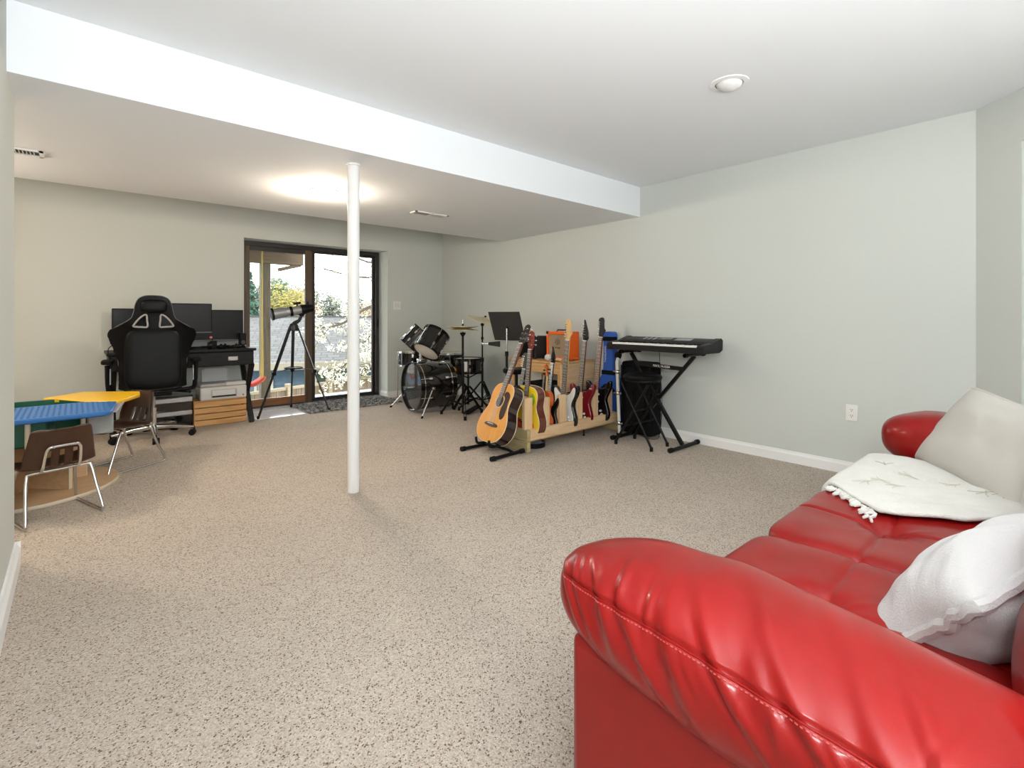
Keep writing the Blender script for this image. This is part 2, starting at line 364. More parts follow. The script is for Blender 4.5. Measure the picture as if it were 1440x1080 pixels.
# ================================================================== red sofa
sofa = thing('sofa', 'red leather tufted sofa with puffy rolled arms', 'sofa', (0, 0, 0))
SX0, SX1 = .72, 3.06
B().bb(SX0+.27, SX1-.27, -.3, .575, .06, .33).build('base', LEATHER, sofa, bevel=.015)
B().bb(SX0+.02, SX1-.02, -.36, -.2, .06, .72).build('back_frame', LEATHER, sofa, bevel=.03)
for x in (SX0+.06, SX1-.06):
    for y in (-.3, .5): B().cyl((x, y, .0), (x, y, .065), .022, .03).build('foot', BLK, sofa)
random.seed(21)
WR = []
for k in range(15):      # long diagonal folds across the cushion
    WR.append((.93-k*.125+random.uniform(-.03, .03), random.uniform(.10, .2), random.uniform(.018, .036), random.uniform(.004, .0085), random.uniform(.1, .9), random.uniform(.5, .85)))
for k in range(22):      # short puckers along the stitched seam
    WR.append((.95-k*.09+random.uniform(-.03, .03), random.uniform(-.05, .2), random.uniform(.009, .016), random.uniform(.002, .0045), random.choice((.25, .75))+random.uniform(-.1, .1), random.uniform(.18, .35)))
def arm(xc, side, nu, nv, hy=.56, yc=.185, hz=.118):
    # side=-1: outer face towards -x
    y0, y1 = -.33, yc+hy-.085
    a = B().bb(xc-.118, xc+.118, y0, y1, .055, .5).build('arm_panel', LEATHER, sofa, bevel=.02, seg=3)
    hx, zc, p = .165, .555, 3.0
    SEAM = .5
    def pt(th, yy, extra=0):
        q = (1-min(1, abs(yy))**p)**(1/p); c, s_ = math.cos(th), math.sin(th)
        e = (abs(c)**2.6+abs(s_)**2.6)**(-1/2.6)
        ox, oz = e*c*q, e*s_*q                     # ox: + = outer side
        y = yc+yy*hy; dn = -.002
        for (cy, sl, wd, am, ct, cw) in WR:
            d = (yy-cy-sl*(th-.5))/wd
            if -4 < d < 4:
                t_ = (th-ct)/cw
                dn += am*(math.exp(-d*d)-.7*math.exp(-((d-1.5)/.9)**2))*math.exp(-t_*t_)
        dn += .005*noise.noise(V((th*1.2, yy*4.5, xc)))
        sg = (th-SEAM)/.03; dn -= .006*math.exp(-sg*sg)
        dn = dn*min(1, q*2)+extra
        n = V((c, 0, s_))
        tilt = -.13*max(0, .42-y)*(max(0, oz)) - .03*max(0, .2-y)
        return V((xc+side*((ox*hx+n.x*dn)*(1-.06*max(0, .3-y))), y, zc+oz*hz+n.z*dn+tilt))
    b = B(); vs = []
    def fn(u, v):
        yy = -math.cos(math.pi*v); return pt(u*2*math.pi-math.pi, max(-.9999, min(.9999, yy)))
    b.grid(fn, nu, nv, True); b.build('arm_cushion', LEATHER, a, ang=180)
    b = B(); b.tube([pt(SEAM-.012, -.985+1.97*k/120, .0035) for k in range(121)], .0018, 5); b.build('seam', LEATHER, a)
    b = B()
    for k in range(150):
        y_ = -.95+1.9*k/150; b.tube([pt(SEAM-.055, y_, .0012), pt(SEAM-.055, y_+.006, .0012)], .0013, 4)
    b.build('stitches', M('red_thread', (.42, .05, .04), .6), a)['kind'] = 'stuff'
arm(SX0+.13, -1, 150, 330); arm(SX1-.1, 1, 72, 150, .46, .16, .14)
CW = (SX1-SX0-.53)/3; seatbvh = []
for k in range(3):
    cx = SX0+.265+CW*(k+.5)
    def fn(w, q, cx=cx, k=k):
        if q.z > .2:
            u, v = w.x+.0, w.y-.05
            r = math.hypot(u, v)
            dz = -.04*math.exp(-(r/.045)**2)-.014*math.exp(-(r/.13)**2)-.007*math.exp(-(u/.008)**2)-.007*math.exp(-(v/.008)**2)
            dz += .004*noise.noise(V((w.x*9+k*3, w.y*9, 0)))
            for j in range(5):
                an = j*1.25+.4+k; tt = abs(-math.sin(an)*u+math.cos(an)*v); al = math.cos(an)*u+math.sin(an)*v
                if 0 < al < .14: dz += .004*math.exp(-(tt/.01)**2)*(1-al/.14)
            w = w+V((0, 0, dz*q.z))
        w.z += -.02*max(0, -q.y)*0
        return w
    b = B().puff((cx, .335, .375), (CW/2+.003, .31, .1), 9, 80, fn)
    o = b.build('seat_cushion', LEATHER, sofa, ang=80)
    B().ball((cx, .385, .437), .011, 8, (1, 1, .5)).build('button', LEATHER, o)
    seatbvh.append(BVHTree.FromPolygons([V(v) for v in b.v], b.f))
    def fb(w, q, k=k):
        u, v = w.x, w.z
        dy = 0
        if q.y > 0:
            dy = -.03*math.exp(-((u/.05)**2+((v-.02)/.05)**2))-.006*math.exp(-(u/.012)**2)-.006*math.exp(-((v-.02)/.012)**2)
        return V((w.x, w.y+dy*q.y, w.z))
    mx = Matrix.Translation((cx, -.075, .64)) @ Matrix.Rotation(R(12), 4, 'X')
    b = B().puff((0, 0, 0), (CW/2-.003, .13, .215), 3.4, 40, fb, mx)
    b.build('back_cushion', LEATHER, sofa, ang=80); seatbvh.append(BVHTree.FromPolygons([V(v) for v in b.v], b.f))
def seat_z(x, y, z0=.95):
    best = .3
    for t in seatbvh:
        h = t.ray_cast(V((x, y, z0)), V((0, 0, -1)))
        if h[0] and h[0].z > best: best = h[0].z
    return best
# scatter cushions -------------------------------------------------
CREAM = knit_mat('cream_weave', (.76, .72, .64), 160); KNIT = M('white_knit', (.5, .485, .475), .95, bump=.35, bscale=260, sheen=.3, spec=.1)
THROW = M('cream_throw', (.66, .645, .59), .95, var=.06, scale=9, bump=.5, bscale=220, sheen=.4, spec=.1)
def pillow(name, label, mat, c, e1, e2, hx, hy, hz, seed, pip=True, sag=0):
    e1 = V(e1).normalized(); e2 = V(e2); e2 = (e2-e1*e2.dot(e1)).normalized(); e3 = e1.cross(e2)
    mx = Matrix((e1, e2, e3)).transposed().to_4x4(); mx.translation = c
    t = thing(name, label, 'cushion', (0, 0, 0)); t.matrix_world = mx
    def shape(x, y, top):
        # pinched square outline with four pointed corners
        ox = x*(1-.07*(1-x*x)*0-.075*(1-y*y)*x*x*0); 
        k = 1-.09*(math.cos(y*1.5708)**2)*abs(x)**3
        l = 1-.09*(math.cos(x*1.5708)**2)*abs(y)**3
        th = max(0, (1-abs(x)**2.6))**.55*max(0, (1-abs(y)**2.6))**.55
        n = noise.noise(V((x*1.6+seed, y*1.6, top*2)))*.16+noise.noise(V((x*4+seed, y*4, top)))*.06
        return V((x*hx*k, y*hy*l, (top*hz*th*(1+n))-sag*(1-x*x)*(1-y*y)))
    b = B(); n = 44
    b.grid(lambda u, v: shape(u*2-1, v*2-1, 1), n, n); b.grid(lambda u, v: shape(u*2-1, v*2-1, -1), n, n)
    o = b.build('cover', mat, t, ang=100)
    rim = []
    for k in range(96):
        s_ = k/24; e = int(s_); f = (s_-e)*2-1
        x, y = [(f, -1), (1, f), (-f, 1), (-1, -f)][e]
        p = shape(x, y, 0); p.z += (.006 if pip else .018)*noise.noise(V((k*.35, seed, 0))); rim.append(p)
    B().tube(rim, .007 if pip else .013, 8, True).build('piping', mat, t)
    return t
pc_ = pillow('cushion', 'cream woven lumbar cushion propped on the throw at the far arm', CREAM, (2.68, .215, .625), (-.45, -.33, -.03), (.12, -.12, .235), .31, .2, .085, 2)
pillow('cushion', 'white chunky knit cushion lying beside the big puffy arm', KNIT, (1.492, .115, .532), (.47, -.17, .08), (-.12, -.15, .2), .275, .165, .11, 5, False)
B().bb(-.0, .03, -.21, -.185, -.002, .002).build('care_tag', BLK, pc_, False)
# throw blanket ----------------------------------------------------
t = thing('throw_blanket', 'cream fringed throw spread over the far seat and up the sofa back', 'blanket', (0, 0, 0))
XR_ = 2.77
def ledge(v):     # v: 0 = far up the back, 1 = front edge ; near side outline
    pts = [(0, 2.3), (.3, 2.2), (.45, 2.07), (.7, 1.965), (.8, 2.03), (1, 2.2)]
    for (a, x0), (b2, x1) in zip(pts, pts[1:]):
        if v <= b2:
            q = (v-a)/(b2-a); return x0+(x1-x0)*q
    return 2.2
def thr(u, v):
    x = ledge(v); x = x+(XR_-x)*u
    if v < .3: y = -.17+.28*v/.3
    else: y = .11+(v-.3)/.7*.545
    z = max(seat_z(x+dx, y+dy, 1.1) for dx, dy in ((0, 0), (.03, 0), (-.03, 0), (0, .03), (0, -.03)))
    if y > .62: z = min(z, .47)-(y-.62)*.9; 
    z = max(z, .40)+.012
    z += .006*noise.noise(V((x*9, y*11, 1)))+.005*max(0, noise.noise(V((x*22+y*15, y*6, 3))))
    return V((x, y, z))
b = B(); NU, NV = 60, 70; b.grid(thr, NU, NV)
o = b.build('blanket_cloth', THROW, t, ang=100)
so = o.modifiers.new('solid', 'SOLIDIFY'); so.thickness = .011; so.offset = 1
fr = B()
for k in range(26):
    v = .715+.285*k/25; p = thr(0, v)
    dx, dy = -.045-.02*random.random(), -.01+.03*(random.random()-.3)
    pts = []
    for j in range(6):
        s_ = j/5; q = V((p.x+dx*s_+.006*math.sin(j*1.7+k), p.y+dy*s_+.006*math.cos(j*2+k), 0))
        q.z = max(seat_z(q.x, q.y), .36 if q.y > .63 else .40)+.008+.004*random.random()
        if q.y > .63: q.z = p.z-.02*s_
        pts.append(q)
    fr.tube(pts, .0048, 5)
o = fr.build('fringe', THROW, t); o['kind'] = 'stuff'
em = B()
for k in range(9):       # faint stitched twig motifs
    x, y = random.uniform(2.25, 2.65), random.uniform(.15, .55)
    a = random.uniform(0, 3); 
    for br in (0, .5, -.55):
        pts = []
        for j in range(5):
            s_ = j*.016; q = V((x+s_*math.cos(a+br*j*.25), y+s_*math.sin(a+br*j*.25), 0)); 
            hz = [thr(u/12, max(0, min(1, .3+(q.y-.11)/.545*.7))) for u in range(13)]
            hz.sort(key=lambda h: abs(h.x-q.x)); q.z = hz[0].z+.0125; pts.append(q)
        em.tube(pts, .0014, 4)
em.build('twig_embroidery', M('tan_thread', (.5, .47, .38), .9), t)['kind'] = 'stuff'
# ================================================================== play table and school chairs
PLY = wood('birch_ply', (.66, .45, .26), (.56, .36, .2), .5, 4, 0); PLYE = M('ply_edge', (.72, .62, .48), .6)
t = thing('activity_table', 'low wooden play table with blue yellow and red panel tops around a green tub', 'table', (-.25, 4.46, 0))
def topplate(nm, mat, pts, z=.55, th=.028, nodule=False):
    pts = [(x+.25, y-4.46) for x, y in pts]
    o = B().slab(pts, z-th, z).build(nm, mat, t, bevel=.008, seg=3)
    if nodule:
        b = B(); xs = [p[0] for p in pts]; ys = [p[1] for p in pts]
        for i in range(34):
            for j in range(20):
                x = min(xs)+.03+i*.026; y = min(ys)+.03+j*.026
                n = len(pts); ins = True; ar = sum(pts[k][0]*pts[(k+1) % n][1]-pts[(k+1) % n][0]*pts[k][1] for k in range(n))
                for k in range(n):
                    a, c = pts[k], pts[(k+1) % n]; cr = (c[0]-a[0])*(y-a[1])-(c[1]-a[1])*(x-a[0])
                    if cr*ar < 0 or abs(cr)/math.hypot(c[0]-a[0], c[1]-a[1]) < .02: ins = False
                if ins: b.cyl((x, y, z-.001), (x, y, z+.002), .007, .006, 6)
        q = b.build('stud', mat, o); q['kind'] = 'stuff'
    return o
BLUE = M('blue_plastic', (.012, .13, .4), .32); YEL = M('yellow_plastic', (.85, .5, .01), .32); REDP = M('red_plastic', (.5, .03, .02), .35); GRN = M('green_plastic', (.005, .09, .05), .4)
topplate('blue_panel', BLUE, [(-.63, 3.83), (.13, 3.86), (.16, 3.9), (.205, 4.3), (.05, 4.4), (-.55, 4.4), (-.705, 4.3)], nodule=True)
topplate('yellow_panel', YEL, [(.21, 4.31), (.354, 4.6), (.365, 4.76), (.04, 5.02), (-.18, 4.8), (.055, 4.41)])
topplate('red_panel', REDP, [(-.71, 4.31), (-.854, 4.6), (-.865, 4.76), (-.54, 5.02), (-.32, 4.8), (-.555, 4.41)])
topplate('grey_tray', M('lavender_grey', (.3, .31, .38), .4), [(.11, 4.0), (.19, 4.0), (.25, 4.38), (.12, 4.44)], .53, .012)
tub = B(); hx = 0
for k in range(6):
    a0, a1 = R(60*k), R(60*k+60); rin, rout = .27, .3
    q = [(rin*math.cos(a0), rin*math.sin(a0)), (rin*math.cos(a1), rin*math.sin(a1)), (rout*math.cos(a1), rout*math.sin(a1)), (rout*math.cos(a0), rout*math.sin(a0))]
    tub.slab(q, .36, .546)
tub.slab([(.29*math.cos(R(60*k)), .29*math.sin(R(60*k))) for k in range(6)], .35, .37)
tub.build('green_tub', GRN, t)
B().bb(-.42, .12, -.5, -.2, .37, .52).build('green_bin', GRN, t, bevel=.01)
B().bb(.3, .44, -.12, .16, .33, .525).build('grey_bin', M('bin_grey', (.36, .38, .38), .5), t, bevel=.01)
bs = [(.47*math.cos(R(5*k)), .47*math.sin(R(5*k))) for k in range(72)]
o = B().slab(bs, .0, .022).build('base_board', PLY, t); B().lathe([(.471, .001), (.473, .004), (.473, .019), (.471, .022)], n=72, ring=True).build('base_edge', PLYE, o)
for k in range(3):
    a = R(60*k+15); o = B().box((0, 0, .185), (.62, .02, .33), (0, 0, a)).build('pedestal_panel', PLY, t)
    for s_ in (-1, 1): B().box((s_*.311*math.cos(a), s_*.311*math.sin(a), .185), (.004, .021, .33), (0, 0, a)).build('panel_edge', PLYE, o)
for px_, py_ in ((.04, -.52), (.28, -.3)): B().cyl((px_, py_, .37), (px_, py_, .53), .013).build('support_peg', PLYE, t)

BROWN = M('brown_shell', (.05, .018, .008), .34, var=.12, scale=12, coat=.1)
def school_chair(label, loc, rz):
    t = thing('school_chair', label, 'chair', loc, rz, 'brown school chairs at the play table')
    prof = [(.175, .285), (.17, .30), (.14, .312), (.05, .308), (-.05, .302), (-.1, .305), (-.132, .325), (-.15, .37), (-.162, .42), (-.175, .48), (-.186, .535), (-.19, .545)]
    pp = catmull([V((0, y, z)) for y, z in prof], 4); n = len(pp); nc = 27
    vs = []; fs = []
    for i, p in enumerate(pp):
        s_ = i/(n-1)
        hw = .165+.012*math.sin(min(1, s_/.5)*3.14) if s_ < .52 else .172-.045*((s_-.52)/.48)**1.5
        if s_ < .08: hw -= .02*(1-s_/.08)
        if s_ > .93: hw -= .03*((s_-.93)/.07)**2
        for k in range(nc):
            u = k/(nc-1)*2-1; x = u*hw; c = abs(u)**3
            back = max(0, min(1, (s_-.45)/.2))
            vs.append((x, p.y+.035*c*back-.0*c, p.z+.018*c*(1-back)))
    for i in range(n-1):
        for k in range(nc-1):
            slot = 24 <= i <= 31 and k in (7, 8, 12, 13, 17, 18)
            if not slot: fs.append((i*nc+k, i*nc+k+1, (i+1)*nc+k+1, (i+1)*nc+k))
    b = B(); b.add(vs, fs); o = b.build('seat_shell', BROWN, t, ang=60); so = o.modifiers.new('solid', 'SOLIDIFY'); so.thickness = .009; so.offset = 0
    b = B(); r = .0085
    for s_ in (-1, 1):
        b.tube([(s_*.0, -.115, .292), (s_*.125, -.115, .292), (s_*.15, -.125, .275), (s_*.165, -.165, .15), (s_*.178, -.215, .03), (s_*.178, -.2, .01), (s_*.178, -.17, .0085), (s_*.178, .15, .0085), (s_*.178, .185, .01), (s_*.176, .19, .03), (s_*.15, .12, .2), (s_*.135, .085, .28), (s_*.115, .07, .295), (0, .07, .295)], r, 10, smooth=5)
    b.build('sled_frame', CHR, t)
    B().tube([(-.085, -.13, .3), (-.085, -.155, .335), (-.08, -.178, .41), (-.07, -.186, .437), (-.05, -.19, .445), (.05, -.19, .445), (.07, -.186, .437), (.08, -.178, .41), (.085, -.155, .335), (.085, -.13, .3)], r, 10, smooth=4).build('back_brace', CHR, t)
    for x in (-.05, .05): B().cyl((x, -.205, .445), (x, -.17, .445), .006, n=10).build('rivet', SIL, t)
    return t
school_chair('brown school chair seen from behind with chrome sled legs at the blue panel', (-.105, 3.85, 0), R(18)).scale = (.93,)*3
school_chair('brown school chair facing sideways under the yellow panel with chrome sled legs', (.24, 4.71, 0), R(121))

# ================================================================== computer desk
DESK = M('black_desk', (.006, .006, .007), .42, var=.3, scale=30, spec=.25)
t = thing('desk', 'black writing desk with two drawers and crossed legs against the wall', 'desk', (0, 0, 0))
DX0, DX1, DY0, DY1, DZ = .2, 1.43, 5.72, 6.28, .795
B().bb(DX0, DX1, DY0, DY1, DZ-.028, DZ).build('desktop', DESK, t, bevel=.006)
B().bb(DX0+.02, DX1-.02, DY0+.03, DY1-.01, DZ-.175, DZ-.029).build('apron', DESK, t, bevel=.004)
for x0, x1 in ((DX0+.04, DX0+.6), (DX0+.62, DX1-.03)):
    dr = B().bb(x0, x1, DY0+.012, DY0+.029, DZ-.165, DZ-.036).build('drawer', M('drawer_black', (.01, .01, .011), .45, spec=.25), t, bevel=.003)
    xm = x1-.19 if x1 > 1 else (x0+x1)/2
    pl = B().box((xm, DY0+.009, DZ-.1), (.09, .006, .04)).build('label_holder', SIL, dr, bevel=.005)
    B().tube([(xm-.035, DY0+.004, DZ-.11), (xm-.03, DY0-.012, DZ-.115), (xm+.03, DY0-.012, DZ-.115), (xm+.035, DY0+.004, DZ-.11)], .004, 8).build('pull', SIL, dr)
for x in (DX0+.05, DX1-.03):
    B().beam((x, DY0+.07, DZ-.17), (x, DY1-.07, 0.005),   .04, .05, (1, 0, 0)).build('leg', DESK, t, bevel=.003)
    B().beam((x, DY1-.07, DZ-.17), (x, DY0+.07, 0.005),   .04, .05, (1, 0, 0)).build('leg', DESK, t, bevel=.003)
SCR = M('screen_off', (.005, .005, .006), .3, spec=.25)
def monitor(label, x0, x1, y, z0, z1, rz=0):
    t = thing('monitor', label, 'monitor', ((x0+x1)/2, y, DZ), rz, 'computer monitors on the black desk'); w = x1-x0
    B().bb(-w/2, w/2, -.02, .02, z0-DZ, z1-DZ).build('housing', BLK, t, bevel=.005)
    B().bb(-w/2+.012, w/2-.012, -.022, -.0195, z0-DZ+.02, z1-DZ-.012).build('screen', SCR, t, False)
    B().bb(-w/2, w/2, -.0225, -.02, z0-DZ, z0-DZ+.012).build('chin_strip', M('chin_grey', (.1, .1, .1), .4), t, False)
    B().bb(-.03, .03, .02, .045, .0, z0-DZ+.1).build('stand_neck', BLK, t, bevel=.004)
    B().bb(-.11, .11, -.06, .09, 0, .012).build('stand_foot', BLK, t, bevel=.004)
monitor('black monitor behind the headrest of the gaming chair', .255, .83, 6.17, .885, 1.205)
monitor('black monitor standing tallest in the middle of the desk', .52, 1.075, 6.05, .955, 1.262)
monitor('black monitor at the desk end nearest the glass door', .845, 1.405, 6.19, .865, 1.2)
t = thing('speaker', 'small black speaker at the desk corner by the glass door', 'speaker', (1.375, 6.08, DZ))
B().box((0, 0, .075), (.06, .09, .15)).build('cabinet', BLK, t, bevel=.006); B().cyl((0, -.047, .05), (0, -.044, .05), .022).build('cone', M('cone_grey', (.06, .06, .06), .6), t)
def gamepad(label, loc, rz):
    t = thing('game_controller', label, 'controller', loc, rz, 'game controllers on the desk')
    B().puff((0, 0, .02), (.05, .03, .018), 3, 8).puff((-.05, -.025, .018), (.02, .04, .016), 2.4, 8).puff((.05, -.025, .018), (.02, .04, .016), 2.4, 8).build('shell', BLK, t)
    for x in (-.022, .022): B().cyl((x, -.01, .03), (x, -.01, .048), .009, .011, 12).build('thumb_stick', RUB, t)
gamepad('black game controller in front of the end monitor stand', (1.14, 5.86, DZ), R(20))
gamepad('black game controller at the desk front corner', (1.29, 5.86, DZ), R(-15))
t = thing('headset', 'black headset with pink tip lying on the desk beside the chair', 'headset', (.93, 5.86, DZ))
B().tube([(-.09, 0, .03), (-.08, .05, .02), (-.03, .1, .015), (.04, .1, .015), (.085, .05, .02), (.09, 0, .03)], .008, 8, smooth=5).build('headband', BLK, t)
for x in (-.09, .09): B().cyl((x-.015, -.01, .035), (x+.015, -.01, .035), .035, n=18).build('ear_cup', BLK, t)
B().tube([(.09, -.02, .03), (.12, 0, .08), (.11, .02, .11)], .004, 6, smooth=4).build('boom', BLK, t); B().ball((.11, .02, .115), .014).build('tip', M('pink_foam', (.7, .2, .2), .8), t)
t = thing('webcam_stand', 'black clip-on gadget with a dangling cable at the far desk end', 'gadget', (.265, 5.85, DZ))
B().cyl((0, 0, 0), (0, 0, .1), .012).box((0, 0, .1), (.07, .05, .045)).build('body', BLK, t); B().tube([(0, -.02, .08), (-.05, -.1, .04), (-.05, -.15, -.03), (-.03, -.15, -.12)], .004, 6, smooth=5).build('cable', RUB, t)
t = thing('computer_case', 'low black and silver computer case on the floor under the desk', 'computer', (.685, 6.12, 0))
B().bb(-.21, .21, -.15, .15, .012, .325).build('case', BLKG, t, bevel=.006)
for z, h in ((.285, .05), (.15, .045)): B().bb(-.205, .205, -.162, -.148, z-h/2, z+h/2).build('silver_trim', SIL, t, bevel=.006)
for x in (-.18, .18): B().cyl((x, -.1, 0), (x, -.1, .013), .02).build('foot', RUB, t)
# crate and printer
t = thing('wooden_crate', 'slatted pine crate upside down under the white printer', 'crate', (1.135, 6.06, 0))
w, dpt, h = .24, .15, .25
for k in range(4):
    z0 = .004+k*.0625
    for y in (-dpt, dpt): B().bb(-w, w, y-.007, y+.007, z0, z0+.054).build('slat', CRATE, t, False, .002)
for x in (-w+.009, w-.009):
    B().bb(x-.009, x+.009, -dpt+.008, dpt-.008, .004, .13).bb(x-.009, x+.009, -dpt+.008, dpt-.008, .175, h).build('end_panel', CRATE, t, False, .002)
for k in range(5):
    y0 = -dpt+.009+k*.057; B().bb(-w, w, y0, y0+.05, h-.002, h+.008).build('slat', CRATE, t, False, .002)
PR = M('printer_white', (.66, .65, .63), .45); PRD = M('printer_grey', (.45, .44, .43), .5)
t = thing('printer', 'white all-in-one printer with paper loaded sitting on the pine crate', 'printer', (1.165, 6.05, .258))
B().bb(-.215, .215, -.14, .14, 0, .135).build('body', PR, t, bevel=.014, seg=3)
B().bb(-.213, .213, -.138, .12, .137, .168).build('scanner_lid', PRD, t, bevel=.01, seg=3)
B().bb(.02, .205, -.142, -.06, .14, .176).build('control_panel', PR, t, bevel=.006)
s_ = B().bb(-.12, .12, -.1445, -.138, .02, .105).build('output_bay', PRD, t, False); B().bb(-.11, .11, -.148, -.1445, .028, .042).build('slot', BLK, s_, False)
B().bb(-.11, .1, -.15, -.146, .045, .1).build('paper_door', PR, s_, False)
B().box((-.03, .135, .22), (.26, .012, .15), (R(-12), 0, 0)).build('paper_support', PR, t, bevel=.003); B().box((-.03, .124, .235), (.215, .002, .15), (R(-12), 0, 0)).build('paper_sheet', M('paper', (.8, .8, .78), .8), t, False)
B().cyl((.18, -.1435, .03), (.18, -.139, .03), .007, n=12).build('power_button', BLK, t)

# ================================================================== gaming chair
t = thing('gaming_chair', 'black high-backed racing style office chair turned to the desk', 'chair', (.535, 5.65, 0), R(-5))
yb = -.25
half = [(0, 1.31), (.06, 1.305), (.105, 1.28), (.128, 1.23), (.138, 1.17), (.155, 1.115), (.2, 1.075), (.262, 1.035), (.295, .985), (.292, .93), (.268, .86), (.25, .78), (.24, .66), (.228, .54), (.2, .49), (0, .475)]
hp = cat2(half, 5, False); outl = hp+[(-x, z) for x, z in reversed(hp[1:-1])]
hole = cat2([(.045, 1.035), (.047, 1.09), (.052, 1.138), (.075, 1.133), (.108, 1.1), (.14, 1.05), (.135, 1.037), (.09, 1.033)], 4)
bm = bmesh.new(); edges = []
for lp in (outl, hole, [(-x, z) for x, z in hole]):
    vv = [bm.verts.new((x, 0, z)) for x, z in lp]
    for a, b2 in zip(vv, vv[1:]+vv[:1]): edges.append(bm.edges.new((a, b2)))
bmesh.ops.triangle_fill(bm, use_beauty=True, use_dissolve=False, edges=edges)
for v in bm.verts: v.co.y = yb+.16*max(0, (abs(v.co.x)-.17)/.13)**1.2*.55-.10*(v.co.z-.5)*.55
me = bpy.data.meshes.new('backrest'); bm.to_mesh(me); bm.free(); me.materials.append(BLKL)
bk = bpy.data.objects.new('backrest', me); COL.objects.link(bk); bk.parent = t
so = bk.modifiers.new('solid', 'SOLIDIFY'); so.thickness = .075; so.offset = 0; so.use_rim = True
bv = bk.modifiers.new('bevel', 'BEVEL'); bv.width = .02; bv.segments = 3; bv.limit_method = 'ANGLE'; bv.angle_limit = R(50)
me.polygons.foreach_set('use_smooth', [True]*len(me.polygons))
yo = lambda z: yb-.055*(z-.5)
B().puff((0, 0, 0), (.205, .04, .262), 6, 24, mx=Matrix.Translation((0, yo(.75)-.03, .752)) @ Matrix.Rotation(R(-3), 4, 'X')).build('back_pad', BLKL, bk, ang=80)
B().puff((0, 0, 0), (.098, .03, .06), 3, 18, mx=Matrix.Translation((0, yo(1.22)-.03, 1.215))).build('head_pad', BLKL, bk, ang=80)
for sx in (-1, 1): B().tube([(sx*x, yo(z)-.043, z) for x, z in hole], .0075, 8, True).build('opening_trim', M('grey_trim', (.3, .3, .3), .4), bk)
B().tube([(x*1.004, yo(z)+.16*max(0, (abs(x)-.17)/.13)**1.2*.55-.0, z) for x, z in outl], .005, 6, True).build('edge_piping', M('piping_grey', (.16, .16, .16), .5), bk)
B().puff((0, .03, .5), (.25, .27, .06), 4, 20, lambda w, q: V((w.x, w.y, w.z+.03*abs(q.x)**3))).build('seat', BLKL, t)
B().bb(-.14, .14, -.1, .16, .395, .445).build('tilt_mechanism', BLKM, t, bevel=.01)
B().tube([(-.2, -.19, .47), (-.1, -.28, .46), (.1, -.28, .46), (.2, -.19, .47)], .016, 8, smooth=4).build('back_bracket', BLKM, t)
B().cyl((.14, .02, .42), (.27, -.05, .41), .007).ball((.28, -.055, .41), .014).build('tilt_lever', BLKM, t)
for sx in (-1, 1):
    a = B().tube([(sx*.17, 0, .43), (sx*.3, 0, .44), (sx*.325, -.01, .5), (sx*.33, -.03, .69)], .02, 8, smooth=4).build('armrest', BLK, t)
    B().puff((sx*.33, .0, .72), (.045, .13, .02), 4, 12).build('arm_pad', RUB, a)
    B().bb(sx*.31-.004, sx*.31+.004, -.04, .01, .52, .66).build('arm_insert', GREY, a)
B().cyl((0, 0, .11), (0, 0, .28), .026).build('gas_lift', CHR, t); B().cyl((0, 0, .28), (0, 0, .4), .015).build('piston', SIL, t)
hb = B().cyl((0, 0, .085), (0, 0, .125), .045, .035).build('hub', CHR, t)
for k in range(5):
    a = R(-87+72*k); u = V((math.cos(a), math.sin(a), 0)); p = u*.325
    B().tube([u*.02+V((0, 0, .105)), u*.16+V((0, 0, .1)), p+V((0, 0, .077))], [.026, .021, .015], 10).build('base_spoke', CHR, t)
    c = B().cyl(p+V((0, 0, .04)), p+V((0, 0, .085)), .008).build('caster', BLK, t)
    n = V((-u.y, u.x, 0)); q = p-u*.015+V((0, 0, .028))
    for s_ in (-1, 1): B().cyl(q+n*(s_*.008), q+n*(s_*.026), .028, n=18).build('wheel', BLK, c)
    B().cyl(q-n*.008, q+n*.008, .02, n=12).box(q+V((0, 0, .018)), (.035, .035, .02)).build('hood', BLK, c)

# ================================================================== telescope, mat, rug
t = thing('floor_mat', 'shiny pale floor mat in front of the glass door', 'mat', (1.72, 6.14, 0))
B().bb(-.25, .27, -.27, .26, .001, .005).build('sheet', M('glossy_mat', (.8, .82, .84), .1, coat=.6), t, False)
t = thing('shag_rug', 'grey shag rug along the foot of the glass door', 'rug', (2.6, 6.14, 0))
RUG = M('grey_shag', (.26, .26, .265), .95, var=.85, scale=30, detail=2)
def rug(u, v):
    x = -.58+1.2*u; y = -.3+.62*v; e = min(u, 1-u)*12; f = min(v, 1-v)*8; ed = min(1, e, f)
    return V((x+.008*random.uniform(-1, 1), y+.008*random.uniform(-1, 1), .004+ed**.5*(.012+.036*random.random())))
B().grid(rug, 150, 80).build('pile', RUG, t, ang=180)
B().bb(-.575, .615, -.295, .315, .001, .012).build('backing', M('rug_backing', (.1, .1, .1), .9), t, False)
TEL = M('telescope_silver', (.34, .35, .37), .32, .5); TELB = M('tripod_black', (.02, .021, .024), .35)
t = thing('telescope', 'silver and black telescope on a black tripod before the glass door', 'telescope', (1.92, 6.08, 0))
top = V((0, 0, 1.0)); feet = [V((-.43, -.18, 0)), (V((.34, -.21, 0))), V((.075, .33, 0))]
for f_ in feet:
    u = (f_-top); u = V((u.x, u.y, 0)).normalized(); a = top+u*.05; md = a.lerp(f_, .52)
    l = B().beam(a, md, .034, .018, u).build('leg', TELB, t); B().beam(a.lerp(f_, .45), f_+V((0, 0, .012)), .02, .014, u).build('leg_extension', TELB, l)
    B().box(md, (.04, .04, .04)).build('leg_clamp', BLK, l, bevel=.004); B().cyl(f_, f_+V((0, 0, .035)), .012, .016).build('rubber_foot', RUB, l)
    mid = a.lerp(f_, .5); B().beam(V((0, 0, .52)), mid, .012, .006).build('spreader_arm', TELB, t)
